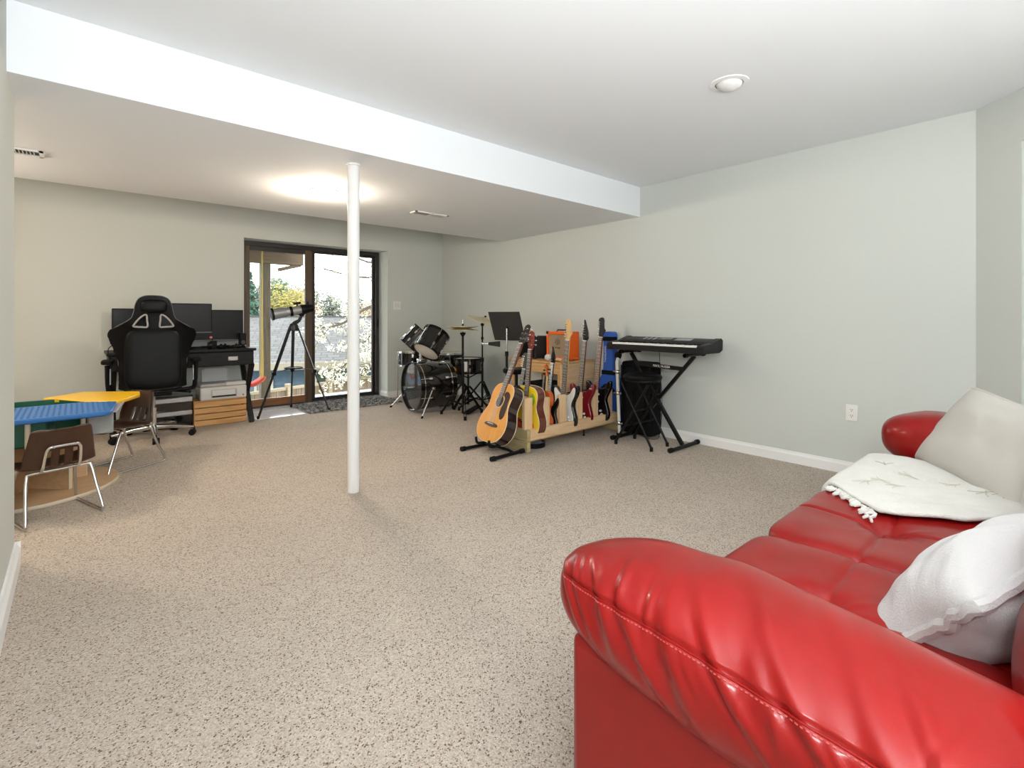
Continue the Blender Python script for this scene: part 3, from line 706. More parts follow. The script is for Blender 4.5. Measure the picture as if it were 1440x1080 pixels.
B().lathe([(.0005, .51), (.1, .512), (.105, .53), (.095, .53), (.09, .522), (.0005, .522)], n=24).build('accessory_tray', BLK, t)
B().lathe([(.0005, .96), (.055, .96), (.06, 1.0), (.05, 1.03), (.03, 1.05), (.0005, 1.05)], n=20).build('mount_head', TELB, t)
B().tube([(0, 0, 1.04), (.06, .0, 1.08), (.09, .0, 1.14)], [.028, .022, .018], 10).build('fork_arm', TELB, t)
ax = V((-.9, .1, -.16)).normalized(); c0 = V((.13, 0, 1.215)); ln = .36
ot = B().cyl(c0, c0+ax*(ln*.62), .052, n=28).build('optical_tube', TEL, t)
B().cyl(c0+ax*(ln*.6), c0+ax*ln, .058, .066, 28).build('dew_shield', TEL, ot); B().cyl(c0+ax*(ln*.97), c0+ax*(ln*1.04), .07, n=28).build('lens_cap_ring', BLK, ot)
B().cyl(c0-ax*.09, c0+ax*.02, .045, .06, 28).build('mirror_cell', BLK, ot)
for k in (.05, .4): B().cyl(c0+ax*(ln*k), c0+ax*(ln*k+.03), .06, n=28).build('tube_ring', BLK, ot)
B().tube([c0-ax*.03+V((0, 0, .04)), c0-ax*.03+V((0, 0, .085))], .016, 12).build('eyepiece', BLK, ot)
B().cyl(c0+ax*.05+V((0, 0, .085)), c0+ax*.13+V((0, 0, .085)), .014).cyl(c0+ax*.09+V((0, 0, .05)), c0+ax*.09+V((0, 0, .085)), .008).build('finder', BLK, ot)
B().ball(V((.09, 0, 1.16)), .035).build('tilt_knuckle', BLK, ot)
# ================================================================== drum kit
HEAD = M('drum_head', (.74, .69, .6), .55); DCLR = M('reflective_head', (.035, .037, .042), .05, coat=1, spec=1.0)
def basis(z, o):
    z = V(z).normalized(); u = V((0, 0, 1)) if abs(z.z) < .95 else V((1, 0, 0)); x = u.cross(z).normalized(); y = z.cross(x)
    m = Matrix((x, y, z)).transposed().to_4x4(); m.translation = o; return m
def drum(parent, c, axis, r, ln, lugs=6, hoop=BLK, shell=BLKG, top=HEAD, bottom=HEAD, name='shell', hw=.022):
    m = basis(axis, c); h = ln/2
    o = B().lathe([(r, -h), (r, h)], m, 40).build(name, shell, parent)
    for s_, mt, nm in ((1, top, 'batter_head'), (-1, bottom, 'resonant_head')):
        B().lathe([(.0005, s_*(h+.002)), (r*.93, s_*(h+.002)), (r+.002, s_*(h-.002)), (r+.002, s_*(h-.004))], m, 40).build(nm, mt, o)
        z0, z1 = s_*(h-.5*hw), s_*(h+.5*hw)
        B().lathe([(r+.003, z0), (r+.012, z0), (r+.012, z1), (r+.001, z1)], m, 40, ring=True).build('hoop', hoop, o)
    for k in range(lugs):
        a = 2*math.pi*(k+.5)/lugs; p = V((r*math.cos(a), r*math.sin(a), 0)); l = B()
        for s_ in (-1, 1):
            l.add(*boxvf(.022, .018, .04), m @ Matrix.Translation(p*(1+.006/r)+V((0, 0, s_*h*.5))) @ Matrix.Rotation(a+math.pi/2, 4, 'Z'))
            l.cyl(m @ (p*(1+.011/r)+V((0, 0, s_*h*.5))), m @ (p*(1+.011/r)+V((0, 0, s_*(h+.4*hw)))), .004, n=8)
        q = l.build('lug', CHR, o); q['kind'] = 'stuff'
    return o
BD = V((3.18, 5.13, .305))
t = thing('bass_drum', 'glossy black bass drum with two toms mounted on top', 'drum', (0, 0, 0))
ba = V((-.99, .09, 0)); 
sh = drum(t, BD, ba, .275, .42, 8, BLKG, BLKG, DCLR, HEAD, 'drum_shell', .045)
for s_ in (-1, 1): B().lathe([(.277, s_*.182), (.281, s_*.182), (.281, s_*.172), (.277, s_*.172)], basis(ba, BD), 48, ring=True).build('chrome_band', CHR, sh)
for p, q in (((3.07, 4.865, .3), (2.86, 4.76, .0)), ((3.1, 5.395, .3), (2.93, 5.62, .0))):
    B().cyl(p, V(p).lerp(V(q), .95), .008).build('spur', CHR, t); B().cyl(V(p).lerp(V(q), .93), q, .01, .014).build('rubber_foot', RUB, t)
    B().ball(p, .02).box(p, (.05, .03, .03)).build('spur_bracket', CHR, t)
ms = B().cyl((3.06, 5.12, .56), (3.06, 5.12, .85), .016).cyl((3.1, 5.16, .56), (3.1, 5.16, .86), .016).build('tom_post', CHR, t); B().box((3.08, 5.14, .6), (.08, .09, .05)).build('post_base', CHR, t, bevel=.01)
for a_, b2 in (((3.06, 5.12, .8), (3.14, 5.06, .85)), ((3.1, 5.16, .82), (3.09, 5.26, .88))): B().cyl(a_, b2, .013).ball(a_, .026).build('tom_arm', BLKM, t)
a1 = V((.62, .14, .76)).normalized(); c1 = V((3.045, 4.98, .71))+a1*.145
t1 = drum(t, c1, a1, .155, .27, 6, BLKM, BLKG, HEAD, HEAD, 'mounted_tom', .02); t1['label'] = 'nearer tom with pale underside tilted up'
a2 = V((.6, -.32, .74)).normalized(); c2 = V((3.03, 5.33, .755))+a2*.13
t2 = drum(t, c2, a2, .135, .24, 6, BLKM, BLKG, HEAD, HEAD, 'mounted_tom', .02); t2['label'] = 'rear tom tilted away'
t = thing('floor_tom', 'black floor tom standing behind the bass drum beside its far hoop', 'drum', (3.66, 5.42, 0))
drum(t, (0, 0, .45), (0, 0, 1), .2, .4, 6, CHR)
for k in range(3):
    a = 2*math.pi*k/3+.4; p = V((.225*math.cos(a), .225*math.sin(a), 0)); B().cyl(p+V((0, 0, .02)), p+V((0, 0, .56)), .006).cyl(p, p+V((0, 0, .03)), .012).build('leg', CHR, t)
t = thing('side_snare', 'black side drum with silver rim on three legs behind the bass drum at the wall', 'drum', (3.3, 5.72, 0))
drum(t, (0, 0, .585), (0, 0, 1), .19, .17, 6, CHR)
for k in range(3):
    a = 2*math.pi*k/3+1; p = V((.212*math.cos(a), .212*math.sin(a), 0)); B().cyl(p+V((0, 0, .02)), p+V((0, 0, .63)), .006).cyl(p, p+V((0, 0, .03)), .012).build('leg', CHR, t)
BRASS = M('cymbal_brass', (.8, .71, .5), .32, .9); CYP = [(.012, .0), (.06, -.006), (.5, -.02), (1, -.032), (1, -.035), (.5, -.024), (.06, -.010), (.012, -.004)]
def cymbal(parent, c, ax, r, bell=.022):
    m = basis(ax, c)
    return B().lathe([(.006, bell), (.02, bell), (.04, bell*.6), (.05, 0), (r*.6, -.012), (r, -.026), (r, -.028), (r*.6, -.015), (.05, -.003), (.006, bell-.004)], m, 40, ring=True).build('cymbal', BRASS, parent)
def tripod(parent, z, r, hub=.32, n=3, a0=.2, mat=BLKM):
    for k in range(n):
        a = a0+2*math.pi*k/n; u = V((math.cos(a), math.sin(a), 0))
        l = B()
        for s_ in (-.012, .012):
            w = V((-u.y, u.x, 0))*s_; l.beam(w+u*.015+V((0, 0, hub)), w+u*r+V((0, 0, .02)), .006, .016); l.beam(w+u*.015+V((0, 0, hub*.35)), w+u*(r*.55)+V((0, 0, hub*.47)), .005, .012)
        q = l.build('leg', mat, parent); q['kind'] = 'stuff'
        B().cyl(u*r+V((0, 0, 0)), u*r+V((0, 0, .04)), .017, .014).build('rubber_foot', RUB, parent)
t = thing('hi_hat', 'pair of hi-hat cymbals on a black pedal stand in front of the snare', 'cymbal', (3.3, 4.6, 0))
B().cyl((0, 0, .03), (0, 0, .95), .0125).cyl((0, 0, .36), (0, 0, .6), .017).build('pole', BLKM, t); B().cyl((0, 0, .95), (0, 0, 1.09), .004).build('rod', CHR, t)
B().lathe([(.012, .9), (.03, .925), (.034, .945), (.0005, .945)]).build('seat_cup', BLK, t)
cymbal(t, (0, 0, .985), (0, 0, -1), .18); cymbal(t, (0, 0, 1.0), (.03, 0, 1), .18); B().cyl((0, 0, 1.0), (0, 0, 1.045), .015, .01).build('clutch', BLK, t)
tripod(t, .3, .27, .36, 3, -2.1); B().box((.17, .05, .04), (.26, .09, .012), (0, R(-12), R(15))).build('pedal', BLKM, t)
t = thing('crash_cymbal', 'tilted crash cymbal on a tall black stand with a cowbell', 'cymbal', (3.69, 4.74, 0))
B().cyl((0, 0, .03), (0, 0, .62), .0135).cyl((0, 0, .6), (0, 0, 1.03), .0095).cyl((0, 0, .58), (0, 0, .63), .02).cyl((0, 0, .85), (0, 0, .88), .016).build('pole', BLKM, t)
B().cyl((0, 0, 1.01), (.02, -.02, 1.1), .007).ball((0, 0, 1.03), .022).build('tilter', BLKM, t)
ca = V((.16, -.3, .95)).normalized(); cymbal(t, V((.02, -.02, 1.1)), ca, .205); B().cyl(V((.02, -.02, 1.1)), V((.02, -.02, 1.1))+ca*.04, .016, .012).build('wing_nut', BLK, t)
tripod(t, .3, .28, .34, 3, .5)
q = V((.7509, -.6604, -.02)); p = V((.035, -.04, .8)); B().cyl(V((-.02, 0, .8)), p+q*.02, .008).ball((0, 0, .8), .022).build('clamp', CHR, t)
bell = B(); pr_ = [(.026, .02), (.034, .15)]; mxb = basis(q, p)
w0, h0, w1, h1, z0, z1 = .024, .017, .045, .036, .02, .165
bell.add([(-w0, -h0, z0), (w0, -h0, z0), (w0, h0, z0), (-w0, h0, z0), (-w1, -h1, z1), (w1, -h1, z1), (w1, h1, z1), (-w1, h1, z1)], [(0, 3, 2, 1), (4, 5, 6, 7), (0, 1, 5, 4), (1, 2, 6, 5), (2, 3, 7, 6), (3, 0, 4, 7)], mxb)
bell.build('cowbell', BLKG, t, bevel=.006)
t = thing('snare_drum', 'black snare drum on a low stand behind the hi-hat', 'drum', (3.67, 5.0, 0))
drum(t, (0, 0, .52), (0, 0, 1), .172, .165, 6, BLKM); B().box((-.13, -.12, .52), (.05, .03, .12), (0, 0, R(-45))).build('strainer', CHR, t)
B().cyl((0, 0, .03), (0, 0, .4), .0125).build('pole', BLKM, t); tripod(t, .3, .24, .26, 3, 1.2)
for k in range(3):
    a = 2*math.pi*k/3+.9; u = V((math.cos(a), math.sin(a), 0)); B().tube([(0, 0, .36), u*.12+V((0, 0, .42)), u*.185+V((0, 0, .43)), u*.188+V((0, 0, .46))], .007, 8).build('basket_arm', BLKM, t)
t = thing('orange_pad', 'small orange block on a black rod below the snare', 'block', (3.45, 5.02, 0))
B().puff((0, 0, .42), (.035, .02, .09), 5, 8).build('pad', M('orange_pad_cloth', (.62, .25, .03), .6), t); B().cyl((0, 0, 0), (0, 0, .36), .012).build('rod', BLKM, t)
# music stand
t = thing('music_stand', 'black music stand with a tilted solid desk', 'stand', (3.4, 3.95, 0))
fw = V((.6604, .7509, 0)); rt = V((.7509, -.6604, 0)); al = R(-30)
w_ = rt*math.cos(al)+fw*math.sin(al); n_ = fw*math.cos(al)-rt*math.sin(al); hh = V((0, 0, math.cos(R(24))))-n_*math.sin(R(24)); nn = w_.cross(hh)
mx = Matrix((w_, hh, nn)).transposed().to_4x4(); mx.translation = V((.0, .0, 1.025))
B().add(*boxvf(.38, .33, .006), mx).add(*boxvf(.38, .006, .05), mx @ Matrix.Translation((0, -.165, -.025))).build('desk', M('stand_black', (.022, .023, .025), .5), t, bevel=.002)
B().cyl((0, 0, .72), (0, 0, 1.0), .008).build('upper_tube', CHR, t); B().cyl((0, 0, .12), (0, 0, .74), .0125).build('lower_tube', BLKM, t); B().cyl((0, 0, .71), (0, 0, .76), .018).build('height_clamp', BLK, t)
kn = V((0, 0, 1.0)); B().tube([kn, kn+V((.02, .0, .02)), V((.0, .0, 1.025))+nn*.0], .016, 8).build('tilt_joint', BLK, t); tripod(t, .2, .27, .2, 3, 1.1)

# ================================================================== guitars
STR = M('string_steel', (.6, .58, .52), .3, .8); ROSE = M('rosewood', (.085, .045, .026), .45, var=.2, scale=30, stretch=(12, 12, 1)); MAPLE = wood('maple', (.72, .47, .2), (.62, .38, .15), .35, 5, 2, .3); MAHO = wood('mahogany', (.16, .035, .015), (.1, .02, .01), .25, 5, 2, .6)
PEARL = M('pearl', (.75, .74, .7), .3)
def mirror(h): return h+[(-x, z) for x, z in reversed(h) if abs(x) > 1e-6]
def neck(t, z0, z1, w0, w1, y, matn, matf, head, pegs, hmat, fretn=18, peg_both=True, th=.022, hy=.018):
    b = B(); b.add([(-w0/2, y, z0), (w0/2, y, z0), (w0/2*.8, y+th, z0), (-w0/2*.8, y+th, z0), (-w1/2, y, z1), (w1/2, y, z1), (w1/2*.8, y+th, z1), (-w1/2*.8, y+th, z1)], [(0, 3, 2, 1), (4, 5, 6, 7), (0, 1, 5, 4), (1, 2, 6, 5), (2, 3, 7, 6), (3, 0, 4, 7)])
    b.build('neck', matn, t, bevel=.004)
    b = B(); b.add([(-w0/2, y-.006, z0), (w0/2, y-.006, z0), (w0/2, y, z0), (-w0/2, y, z0), (-w1/2, y-.006, z1), (w1/2, y-.006, z1), (w1/2, y, z1), (-w1/2, y, z1)], [(0, 3, 2, 1), (4, 5, 6, 7), (0, 1, 5, 4), (1, 2, 6, 5), (2, 3, 7, 6), (3, 0, 4, 7)])
    fb = b.build('fretboard', matf, t, False)
    if fretn:
        f = B(); L_ = z1-z0
        for k in range(fretn):
            z = z1-L_*1.45*(1-2**(-k/12)) if True else 0
            if z < z0+.004: break
            w = w1+(w0-w1)*(z1-z)/L_; f.bb(-w/2, w/2, y-.0072, y-.006, z-.0015, z+.0015)
            if k in (3, 5, 7, 9, 12, 15): f.cyl((0, y-.0066, z+.012), (0, y-.006, z+.012), .004, n=8)
        f.build('frets', STR, fb, False)['kind'] = 'stuff'
    B().bb(-w1/2, w1/2, y-.009, y+.004, z1, z1+.006).build('nut', IVORY, t, False)
    hp_ = [(x, z1+z) for x, z in head]; hd = B().prism(hp_, y+hy*.3, y+hy).build('headstock', hmat, t, bevel=.002)
    for (x, z) in pegs:
        s_ = 1 if x > 0 else -1
        B().cyl((x, y-.008, z1+z), (x, y+hy*.3, z1+z), .006, n=10).build('tuner_post', CHR, hd)
        B().cyl((x, y+hy+.006, z1+z), (x+s_*.022, y+hy+.006, z1+z), .004, n=8).puff((x+s_*.03, y+hy+.006, z1+z), (.009, .006, .007), 2.5, 6).build('tuner_key', CHR, hd)
def strings(t, z0, z1, y0, y1, w0, w1, n=6):
    b = B()
    for k in range(n):
        u = k/(n-1)-.5; b.cyl((u*w0, y0, z0), (u*w1, y1, z1), .0009, n=4, cap=False)
    b.build('strings', STR, t)['kind'] = 'stuff'
def acoustic(name, label, sc, facem, sidem, neckm, headm, pick, loc, rot, pickm=None, group='guitars', decal=None, ring=True, fretn=18):
    t = thing(name, label, 'guitar', loc, rot=rot, group=group); t.scale = (sc,)*3
    h = [(0, 0), (.07, .003), (.14, .03), (.188, .085), (.2, .15), (.185, .21), (.155, .265), (.14, .31), (.143, .36), (.148, .41), (.135, .455), (.1, .487), (.05, .498), (0, .5)]
    hp_ = cat2(h, 4, False); o_ = mirror(hp_); D = .105
    sb = B().prism([(x*.995, z) for x, z in o_], .003, D).build('body_sides', sidem, t, ang=30)
    fp = B().prism(o_, -.002, .0035).build('soundboard', facem, t, ang=30)
    bp_ = [(x, 0.0, z) for x, z in o_]
    B().tube([(x, .001, z) for x, z in o_], .0035, 6, True).tube([(x*.995, D, z) for x, z in o_], .003, 6, True).build('binding', M('cream_binding', (.72, .62, .42), .4), t)
    zc = .345
    B().lathe([(.0005, 0), (.05, 0), (.05, .0012), (.0005, .0012)], Matrix.Translation((0, -.0022, zc)) @ Matrix.Rotation(R(90), 4, 'X'), 32).build('soundhole', M('soundhole_dark', (.03, .013, .008), .7), t)
    if ring: B().lathe([(.05, 0), (.058, 0), (.058, .0018), (.05, .0018)], Matrix.Translation((0, -.0022, zc)) @ Matrix.Rotation(R(90), 4, 'X'), 40, ring=True).build('rosette', M('rosette', (.62, .5, .3), .4), t)
    if pick: B().prism([(x, z) for x, z in cat2(pick, 5)], -.0045, -.002).build('pickguard', pickm or M('tortoise', (.035, .012, .008), .2, var=.4, scale=40, coat=.5), t)
    if decal: decal(t)
    b = B().prism(cat2([(-.085, .135), (-.08, .152), (-.03, .16), (.03, .16), (.08, .152), (.085, .135), (.03, .128), (-.03, .128)], 4), -.013, -.002).build('bridge', ROSE, t, bevel=.002); B().bb(-.04, .04, -.017, -.013, .147, .151).build('saddle', IVORY, b, False)
    neck(t, .38, .865, .056, .044, -.007, neckm, ROSE, [(-.022, 0), (.022, 0), (.036, .03), (.04, .1), (.034, .17), (.012, .185), (-.012, .185), (-.034, .17), (-.04, .1), (-.036, .03)], [(s_*.024, z) for s_ in (-1, 1) for z in (.05, .095, .14)], headm, fretn)
    strings(t, .149, .866, -.018, -.016, .062, .036)
    return t
NAT = wood('aged_spruce', (.78, .38, .09), (.7, .31, .06), .25, 4, 2, .6)
DARKW = M('dark_side_wood', (.03, .01, .008), .14, var=.3, scale=8, coat=.8)
g = acoustic('acoustic_guitar', 'honey coloured acoustic guitar with a dark pickguard on a floor stand', 1.0, NAT, DARKW, MAHO, M('head_black', (.02, .012, .01), .25, coat=.5), [(.036, .4), (.06, .375), (.062, .33), (.052, .29), (.06, .235), (.09, .2), (.124, .225), (.128, .29), (.122, .345), (.118, .4), (.085, .43), (.045, .43)], (2.51, 3.185, .105), (R(-25), 0, R(-96)))
t = thing('guitar_stand', 'black floor stand cradling the honey acoustic guitar', 'stand', (2.6, 3.185, 0))
for y in (-.18, .18):
    B().cyl((-.17, y*1.1, .018), (.15, y, .018), .014, n=14).build('foot_bar', BLKM, t)
    for x in (-.17, .15): B().cyl((x-.02, y*(1.1 if x < 0 else 1), .018), (x+.02, y*(1.1 if x < 0 else 1), .018), .02, n=14).build('end_cap', RUB, t)
B().tube([(.06, -.18, .02), (.06, -.12, .03), (.06, .12, .03), (.06, .18, .02)], .012, 8).build('cross_bar', BLKM, t); B().cyl((.06, 0, .03), (.27, 0, .52), .017).build('upright', BLKM, t)
for y in (-.085, .085):
    B().tube([(.1, 0, .1), (.09, y*.8, .085), (.03, y, .07), (-.09, y, .075), (-.115, y, .095), (-.12, y, .13)], .011, 8, smooth=3).build('cradle_arm', RUB, t)
B().tube([(.27, 0, .52), (.24, -.09, .5), (.22, -.11, .505)], .011, 8).tube([(.27, 0, .52), (.24, .09, .5), (.22, .11, .505)], .011, 8).build('back_rest', RUB, t)

# rack --------------------------------------------------------------
t = thing('guitar_rack', 'home-made pine guitar rack of upright posts on a low frame', 'rack', (0, 0, 0))
RX0, RX1, RY0, RY1 = 2.775, 4.02, 2.965, 3.27
GP = wood('treated_pine', (.5, .4, .2), (.4, .3, .14), .7, 5, 1)
def board(nm, x0, x1, y0, y1, z0, z1, mat): return B().bb(x0, x1, y0, y1, z0, z1).build(nm, mat, t, False, .004)
board('front_board', RX0+.04, RX1-.62, RY0, RY0+.038, .098, .187, PINEX); board('front_board', RX1-.618, RX1, RY0, RY0+.038, .098, .187, PINEX); board('back_board', RX0+.04, RX1, RY1-.038, RY1, .098, .187, PINEX)
for x in (RX0, RX1-.04):
    board('end_board', x, x+.038, RY0, RY1, .098, .187, GP); board('end_board', x, x+.038, RY0, RY1, .005, .094, GP)
board('floor_board', RX0+.04, RX1-.04, RY0+.04, RY1-.04, .075, .097, PINEX)
PX = [2.785, 2.99, 3.205, 3.425, 3.65, 3.87]
for x in PX:
    for y in ((RY0+.04, RY1-.078) if x in (PX[0], PX[-1]) else (RY0+.04,)): board('post', x, x+.089, y, y+.038, .098, .425+.004*random.random(), PINE)
    board('top_block', x, x+.089, RY0+.04, RY1-.04, .425, .445, PINE) if x == PX[0] else None
for x in (3.05, 3.6): B().cyl((x, RY0+.1, 0), (x, RY0+.1, .075), .006).cyl((x, RY0+.1, 0), (x, RY0+.1, .012), .012).build('prop_leg', BLKM, t)
YG = 3.118
def decal(t):
    B().prism(cat2([(-.13, .08), (-.06, .03), (.05, .04), (.13, .09), (.1, .16), (0, .12), (-.1, .17)], 4), -.003, -.0018).build('painted_flames', M('flame_red', (.6, .06, .01), .3), t)
    B().prism(cat2([(.05, .3), (.11, .34), (.12, .4), (.08, .44), (.05, .4)], 4), -.003, -.0018).build('painted_leaf', M('leaf_green', (.25, .4, .03), .3), t)
acoustic('small_acoustic_guitar', 'small acoustic guitar with painted yellow top and red sides in the rack', .86, M('sun_yellow', (.85, .6, .02), .25, coat=.5), MAHO, MAHO, M('red_head', (.2, .03, .02), .3), None, (2.879, YG, .1), (R(-3), R(3), R(-90)), decal=decal, ring=False)
VIO = M('violin_varnish', (.55, .1, .01), .2, var=.25, scale=9, coat=.8)
def violin(label, loc, rot):
    t = thing('violin', label, 'violin', loc, rot=rot)
    h = [(0, 0), (.05, .003), (.09, .03), (.103, .075), (.092, .12), (.066, .145), (.054, .18), (.062, .22), (.078, .235), (.083, .28), (.07, .325), (.04, .35), (0, .355)]
    o_ = mirror(cat2(h, 3, False)); B().prism([(x*.96, z) for x, z in o_], .0, .034).build('ribs', VIO, t, ang=30)
    for y0, y1, nm in ((-.005, .001, 'top_plate'), (.033, .039, 'back_plate')): B().prism(o_, y0, y1).build(nm, VIO, t, ang=30)
    B().prism([(-.012, .3), (.012, .3), (.009, .48), (-.009, .48)], -.002, .018).build('neck', MAPLE, t)
    B().prism([(-.02, .18), (.02, .18), (.012, .48), (-.012, .48)], -.022, -.012).build('fingerboard', BLK, t); B().prism([(-.022, .02), (.022, .02), (.014, .12), (-.014, .12)], -.02, -.01).build('tailpiece', BLK, t)
    B().bb(-.02, .02, -.03, -.005, .148, .153).build('bridge', MAPLE, t)
    B().tube([(0, .005, .48), (0, .012, .54), (0, .0, .575), (0, -.018, .58), (0, -.02, .565), (0, -.008, .562)], [.012, .01, .011, .011, .009, .008], 8, smooth=3).build('scroll', VIO, t)
    for s_, z in ((-1, .5), (1, .515), (-1, .53), (1, .545)): B().cyl((0, .006, z), (s_*.035, .006, z), .004).puff((s_*.04, .006, z), (.008, .003, .008), 2.5, 6).build('peg', BLK, t)
    b = B()
    for k in range(4): b.cyl(((k-1.5)*.009, -.021, .1), ((k-1.5)*.009, -.031, .152), .0008, n=4).cyl(((k-1.5)*.009, -.031, .152), ((k-1.5)*.005, -.024, .49), .0008, n=4)
    b.build('strings', STR, t)['kind'] = 'stuff'
    return t
violin('orange varnished violin standing upright in the rack', (3.105, YG+.01, .115), (R(-4), R(2), R(-95)))
def electric(label, loc, rot, bodym, pgm, neckm, fbm, headm, head, pegs, sc=1, horn=1.0, pick=True, sidem=None):
    t = thing('electric_guitar', label, 'guitar', loc, rot=rot, group='guitars'); t.scale = (sc,)*3
    o_ = cat2([(0, 0), (.09, .008), (.15, .05), (.16, .11), (.135, .175), (.115, .225), (.125, .275), (.15, .33), (.158, .385*horn), (.145, .415*horn), (.12, .4*horn), (.085, .345), (.04, .325), (-.03, .325), (-.07, .34), (-.105, .37), (-.13, .375), (-.14, .35), (-.125, .29), (-.118, .23), (-.14, .17), (-.165, .11), (-.155, .05), (-.09, .008)], 4)
    bd = B().prism(o_, 0, .043).build('body', bodym, t, bevel=.008, seg=3, ang=30)
    if sidem: pass
    if pick:
        q = [(x*.86, .022+z*.9) for x, z in o_]; B().prism(q, -.003, .0).build('pickguard', pgm, t, ang=30)
    for z in (.13, .2, .27): B().bb(-.042, .042, -.009, 0, z-.009, z+.009).build('pickup', BLK if pgm.name != 'black_plastic' else IVORY, t, False, .002)
    B().bb(-.04, .04, -.012, 0, .07, .1).build('bridge', CHR, t, False, .002)
    for x, z in ((.075, .12), (.09, .09), (.1, .06)): B().cyl((x, 0, z), (x, -.016, z), .011, .009, 14).build('knob', IVORY, t)
    neck(t, .3, .81, .056, .043, -.006, neckm, fbm, head, pegs, headm, 20, th=.02, hy=.015)
    strings(t, .085, .812, -.015, -.013, .052, .035)
    return t
STH = cat2([(-.021, 0), (.021, 0), (.024, .03), (.042, .06), (.046, .075), (.03, .085), (.022, .13), (.02, .165), (.004, .19), (-.03, .185), (-.045, .165), (-.034, .12), (-.03, .05)], 3)
STP = [(-.022, .03+.023*k) for k in range(6)]
PTH = [(-.021, 0), (.021, 0), (.04, .03), (.03, .09), (-.02, .2), (-.034, .205), (-.03, .12), (-.034, .04)]; PTP = [(-.022, .035+.025*k) for k in range(6)]
TPG = M('white_pickguard', (.78, .76, .7), .3)
electric('black guitar with a white pickguard and a bare maple headstock in the rack', (3.345, YG, .1), (R(-2), R(4), R(-90)), BLKG, TPG, MAPLE, ROSE, MAPLE, STH, STP, 1.0)
REDB = M('dark_red_gloss', (.19, .008, .012), .12, coat=.8, var=.15, scale=6)
electric('dark red guitar with a pointed black headstock in the rack', (3.575, YG+.01, .1), (R(-3), R(4.5), R(-90)), REDB, BLK, MAHO, M('pale_fretboard', (.13, .095, .065), .5), BLKG, PTH, PTP, .985, pick=False)
electric('black guitar with a brown fretboard and black headstock at the rack end', (3.795, YG-.01, .1), (R(-3), R(4), R(-90)), BLKG, BLK, MAHO, M('brown_fretboard', (.2, .09, .045), .45), M('head_dark', (.02, .02, .022), .3), STH, STP, 1.02, pick=False)
electric('slim black guitar hidden behind the rack posts beside the violin', (3.158, YG+.02, .1), (R(-7), R(2), R(-88)), BLKG, BLK, BLKM, M('grey_fretboard', (.1, .1, .11), .35), BLKG, PTH, PTP, .75, pick=False)
electric('maroon guitar behind the painted yellow guitar', (3.02, YG+.33, .0), (R(-8), R(8), R(-70)), M('maroon_gloss', (.06, .008, .015), .2, coat=.5), BLK, BLKM, M('blue_grey_board', (.12, .14, .17), .35), BLKG, STH, STP, .8, pick=False)
t = thing('tambourine', 'black rimmed tambourine lying on the carpet under the rack front', 'tambourine', (2.98, 3.11, .0))
B().lathe([(.098, .002), (.104, .002), (.104, .042), (.098, .042)], Matrix.Translation((0, 0, 0)), 32, ring=True).build('frame', BLK, t); B().lathe([(.0005, .03), (.099, .03), (.099, .032), (.0005, .032)], n=32).build('skin', M('blue_grey_skin', (.3, .34, .4), .5), t)

# bench with amps ---------------------------------------------------
t = thing('wooden_bench', 'pine bench carrying the two amplifiers behind the guitar rack', 'bench', (0, 0, 0))
BX0, BX1, BY0, BY1, BZ = 3.57, 4.1, 3.33, 4.1, .672
BP = wood('bench_pine', (.66, .4, .17), (.52, .29, .11), .5, 5, 1)
for k in range(3): B().bb(BX0+k*.177, BX0+k*.177+.174, BY0, BY1, BZ-.022, BZ).build('top_plank', BP, t, False, .003)
B().bb(BX0+.01, BX0+.03, BY0+.02, BY1-.01, BZ-.12, BZ-.023).build('apron', BP, t, False, .002)
B().bb(BX0+.01, BX1-.01, BY0+.005, BY0+.024, BZ-.3, BZ-.023).build('front_panel', PINEX, t, False, .002)
for x in (BX0+.035, BX1-.045):
    for y in (BY0+.045, BY1-.045): B().bb(x-.02, x+.02, y-.02, y+.02, 0, BZ-.023).build('leg', BP, t, False, .003)
# amps
t = thing('orange_amplifier', 'bright orange guitar amplifier with a tan grille on the bench', 'amplifier', (3.83, 3.55, BZ+.008))
ORG = M('orange_vinyl', (.85, .13, .008), .45, bump=.15, bscale=300)
w, h, dp = .15, .29, .09
fr = B().bb(-dp, dp, -w, w, 0, .03).bb(-dp, dp, -w, w, h-.03, h).bb(-dp, dp, -w, -w+.028, .03, h-.03).bb(-dp, dp, w-.028, w, .03, h-.03).bb(dp-.01, dp, -w, w, .03, h-.03).build('cabinet', ORG, t, bevel=.004)
B().bb(-dp+.012, -dp+.02, -w+.028, w-.028, .03, h-.03).build('grille_cloth', knit_mat('tan_grille', (.62, .45, .25), 300), t, False)
B().tube([(-.01, -.07, h), (-.01, -.06, h+.016), (-.01, .06, h+.016), (-.01, .07, h)], .007, 8).build('handle', BLK, t)
for y in (-w+.012, w-.012):
    for z in (.012, h-.012): B().box((-dp+.012, y, z), (.03, .03, .03)).build('corner_guard', BLK, t, False, .004)
for y in (-.1, .1):
    for x in (-.06, .06): B().cyl((x, y, -.008), (x, y, .001), .012).build('foot', RUB, t)
INK = M('ink_dark', (.03, .02, .015), .6)
ce = B().tube([(-dp+.011, .03, .2), (-dp+.011, .028, .17), (-dp+.011, 0, .152), (-dp+.011, -.028, .17), (-dp+.011, -.03, .2), (-dp+.011, 0, .192)], .0022, 5, True).cyl((-dp+.011, 0, .152), (-dp+.011, 0, .192), .0018, n=6).tube([(-dp+.011, -.027, .18), (-dp+.011, .027, .18)], .0018, 6)
ce.tube([(-dp+.011, .02, .205), (-dp+.011, .012, .216), (-dp+.011, 0, .208), (-dp+.011, -.012, .216), (-dp+.011, -.02, .205)], .002, 5).build('crest', INK, t)
